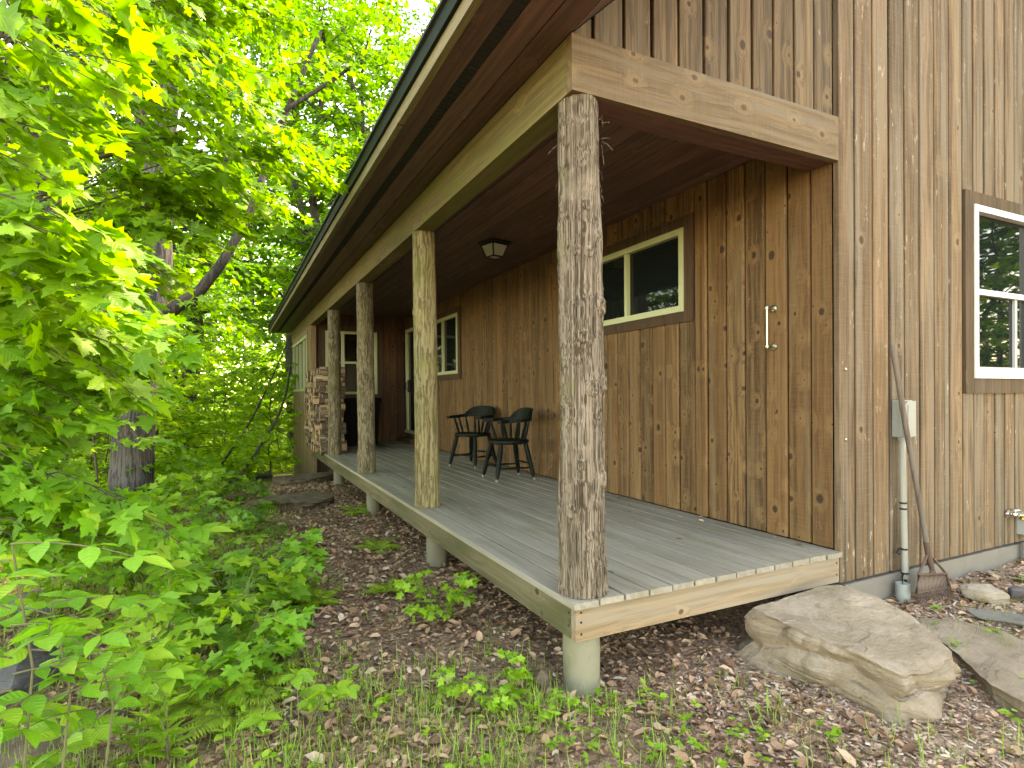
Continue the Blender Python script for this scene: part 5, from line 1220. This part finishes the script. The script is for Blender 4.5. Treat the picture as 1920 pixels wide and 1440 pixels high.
# fallen leaves
CURL = (np.array([(0, 0, 0), (.28, .26, .10), (.7, .20, .16), (1, 0, .05), (.7, -.22, .18), (.28, -.28, .13), (.5, 0, -.03)], float), np.array([(0, 1, 6), (1, 2, 6), (2, 3, 6), (3, 4, 6), (4, 5, 6), (5, 0, 6)]))
def lit_d(x, y):
    d = .9-.45*cl(x-.9)*cl(-y*2)
    return d*cl(.55+.8*n2(x, y, 2.2, 1)+.35)*np.where(inside_deck(x, y), cl(1.5-x*.9), 1)*cl(1.35-.05*y)
x, y = mask_pts(190000, lit_d); n = len(x); z = G(x, y)+RG.uniform(-.006, .016, n)
an = RG.uniform(0, 6.28, n)
tag(leaves('leaf_litter', CURL, np.stack([x, y, z], 1), np.stack([np.cos(an), np.sin(an), RG.normal(size=n)*.28], 1), np.stack([RG.normal(size=n)*.42, RG.normal(size=n)*.42, np.ones(n)], 1), RG.gamma(4, .0080, n).clip(.012, .095), MAT['litter']), kind='stuff')
n = 46; x = RG.uniform(.15, 1.8, n); y = np.abs(RG.normal(size=n))*2.6+.1; x = np.where(RG.random(n) < .45, 1.84-np.abs(RG.normal(size=n))*.12, x); an = RG.uniform(0, 6.28, n)
x2 = RG.uniform(1.15, 1.6, 10); y2 = RG.uniform(-.65, -.2, 10); x = np.r_[x, x2]; y = np.r_[y, y2]; z = np.r_[np.full(n, .004), -.20-.13*(-y2-.25)-.02+.06]; an = np.r_[an, RG.uniform(0, 6.28, 10)]; n += 10
k = ~((np.hypot(x-.105, y-.1) < .16)) & (y < 8); 
k[-10:] = False
tag(leaves('blown_leaves', CURL, np.stack([x, y, z], 1)[k], np.stack([np.cos(an), np.sin(an), RG.normal(size=n)*.05], 1)[k], np.stack([RG.normal(size=n)*.12, RG.normal(size=n)*.12, np.ones(n)], 1)[k], RG.uniform(.018, .045, n)[k], MAT['litter']), kind='stuff')
# mulch chips and grit by the gable wall
x, y = mask_pts(42000, lambda x, y: cl((x-.15)*1.2)*cl(-y*3+.3)*(y < .0)*.95, .1, 4.6, -2.0, .0); n = len(x); an = RG.uniform(0, 6.28, n)
CHIP = (np.array([(0, .18, 0), (0, -.2, 0), (1, -.14, .02), (1, .16, .02), (.1, .12, .14), (.1, -.12, .14), (.9, -.1, .15), (.9, .1, .15)], float), np.array([(4, 5, 6), (4, 6, 7), (0, 4, 7), (0, 7, 3), (1, 2, 6), (1, 6, 5), (2, 3, 7), (2, 7, 6), (0, 1, 5), (0, 5, 4)]))
def mulchmat():
    t = NT('bark_mulch'); r = t.rnd(); return t.finish(t.ramp(r, [(0, (.11, .065, .048)), (.35, (.25, .16, .115)), (.7, (.34, .24, .17)), (.93, (.41, .32, .25)), (1, (.46, .40, .34))]), .9, t.noise(t.obj(), 120, 3), .3, .002, .2)
MAT['mulch'] = mulchmat()
tag(leaves('mulch', CHIP, np.stack([x, y, G(x, y)+RG.uniform(-.003, .008, n)], 1), np.stack([np.cos(an), np.sin(an), RG.normal(size=n)*.2], 1), np.stack([RG.normal(size=n)*.25, RG.normal(size=n)*.25, np.ones(n)], 1), RG.uniform(.010, .034, n), MAT['mulch']), kind='stuff')
# fallen twigs
tw = MB()
for k in range(150):
    xx, yy = (RG.uniform(-2.6, 3.6), RG.uniform(-1.6, .0)) if k % 2 else (RG.uniform(-2.4, -.1), RG.uniform(0, 6))
    a = RG.uniform(0, 6.28); L_ = RG.uniform(.06, .25); pts = []
    for s in (0, .4, .7, 1): ux, uy = xx+L_*s*math.cos(a+s*.4), yy+L_*s*math.sin(a+s*.4); pts.append((ux, uy, g1(ux, uy)+.014))
    tw.tube(pts, [.0035, .003, .0026, .0015], 5)
tag(tw.build('fallen_twigs', MAT['handle']), kind='stuff')
print('LEAVES', nleaf)

# ------------------------------------------------------------------ light
sc = bpy.context.scene
w = bpy.data.worlds.new('World'); sc.world = w; w.use_nodes = True; nt = w.node_tree; nt.nodes.clear()
sky = nt.nodes.new('ShaderNodeTexSky'); sky.sky_type = 'NISHITA'; sky.sun_disc = False; sky.sun_elevation = SUN_EL; sky.sun_rotation = SUN_AZ
sky.air_density = 1.0; sky.dust_density = 0.8; sky.ozone_density = 1.0
bg = nt.nodes.new('ShaderNodeBackground'); bg.inputs[1].default_value = .15; ow = nt.nodes.new('ShaderNodeOutputWorld')
nt.links.new(sky.outputs[0], bg.inputs[0]); nt.links.new(bg.outputs[0], ow.inputs[0])
sun = bpy.data.lights.new('sun', 'SUN'); sun.energy = 1.5; sun.angle = math.radians(12); sun.color = (1, .95, .86)
so = bpy.data.objects.new('sun', sun); C.objects.link(so)
sd = Vector((math.sin(SUN_AZ)*math.cos(SUN_EL), math.cos(SUN_AZ)*math.cos(SUN_EL), math.sin(SUN_EL)))
so.rotation_euler = sd.to_track_quat('Z', 'Y').to_euler(); so.location = (0, 0, 30)
sc.view_settings.view_transform = 'Standard'; sc.view_settings.look = 'None'; sc.view_settings.gamma = 1; sc.view_settings.exposure = EXPOSURE
sc.view_settings.use_white_balance = True; sc.view_settings.white_balance_temperature = 12500; sc.view_settings.white_balance_tint = 14
sc.render.engine = 'CYCLES'
sc.cycles.max_bounces = 10; sc.cycles.diffuse_bounces = 6; sc.cycles.transparent_max_bounces = 8; sc.cycles.transmission_bounces = 6
sc.cycles.sample_clamp_indirect = 6; sc.cycles.use_denoising = True; sc.cycles.use_adaptive_sampling = True; sc.cycles.adaptive_threshold = .02
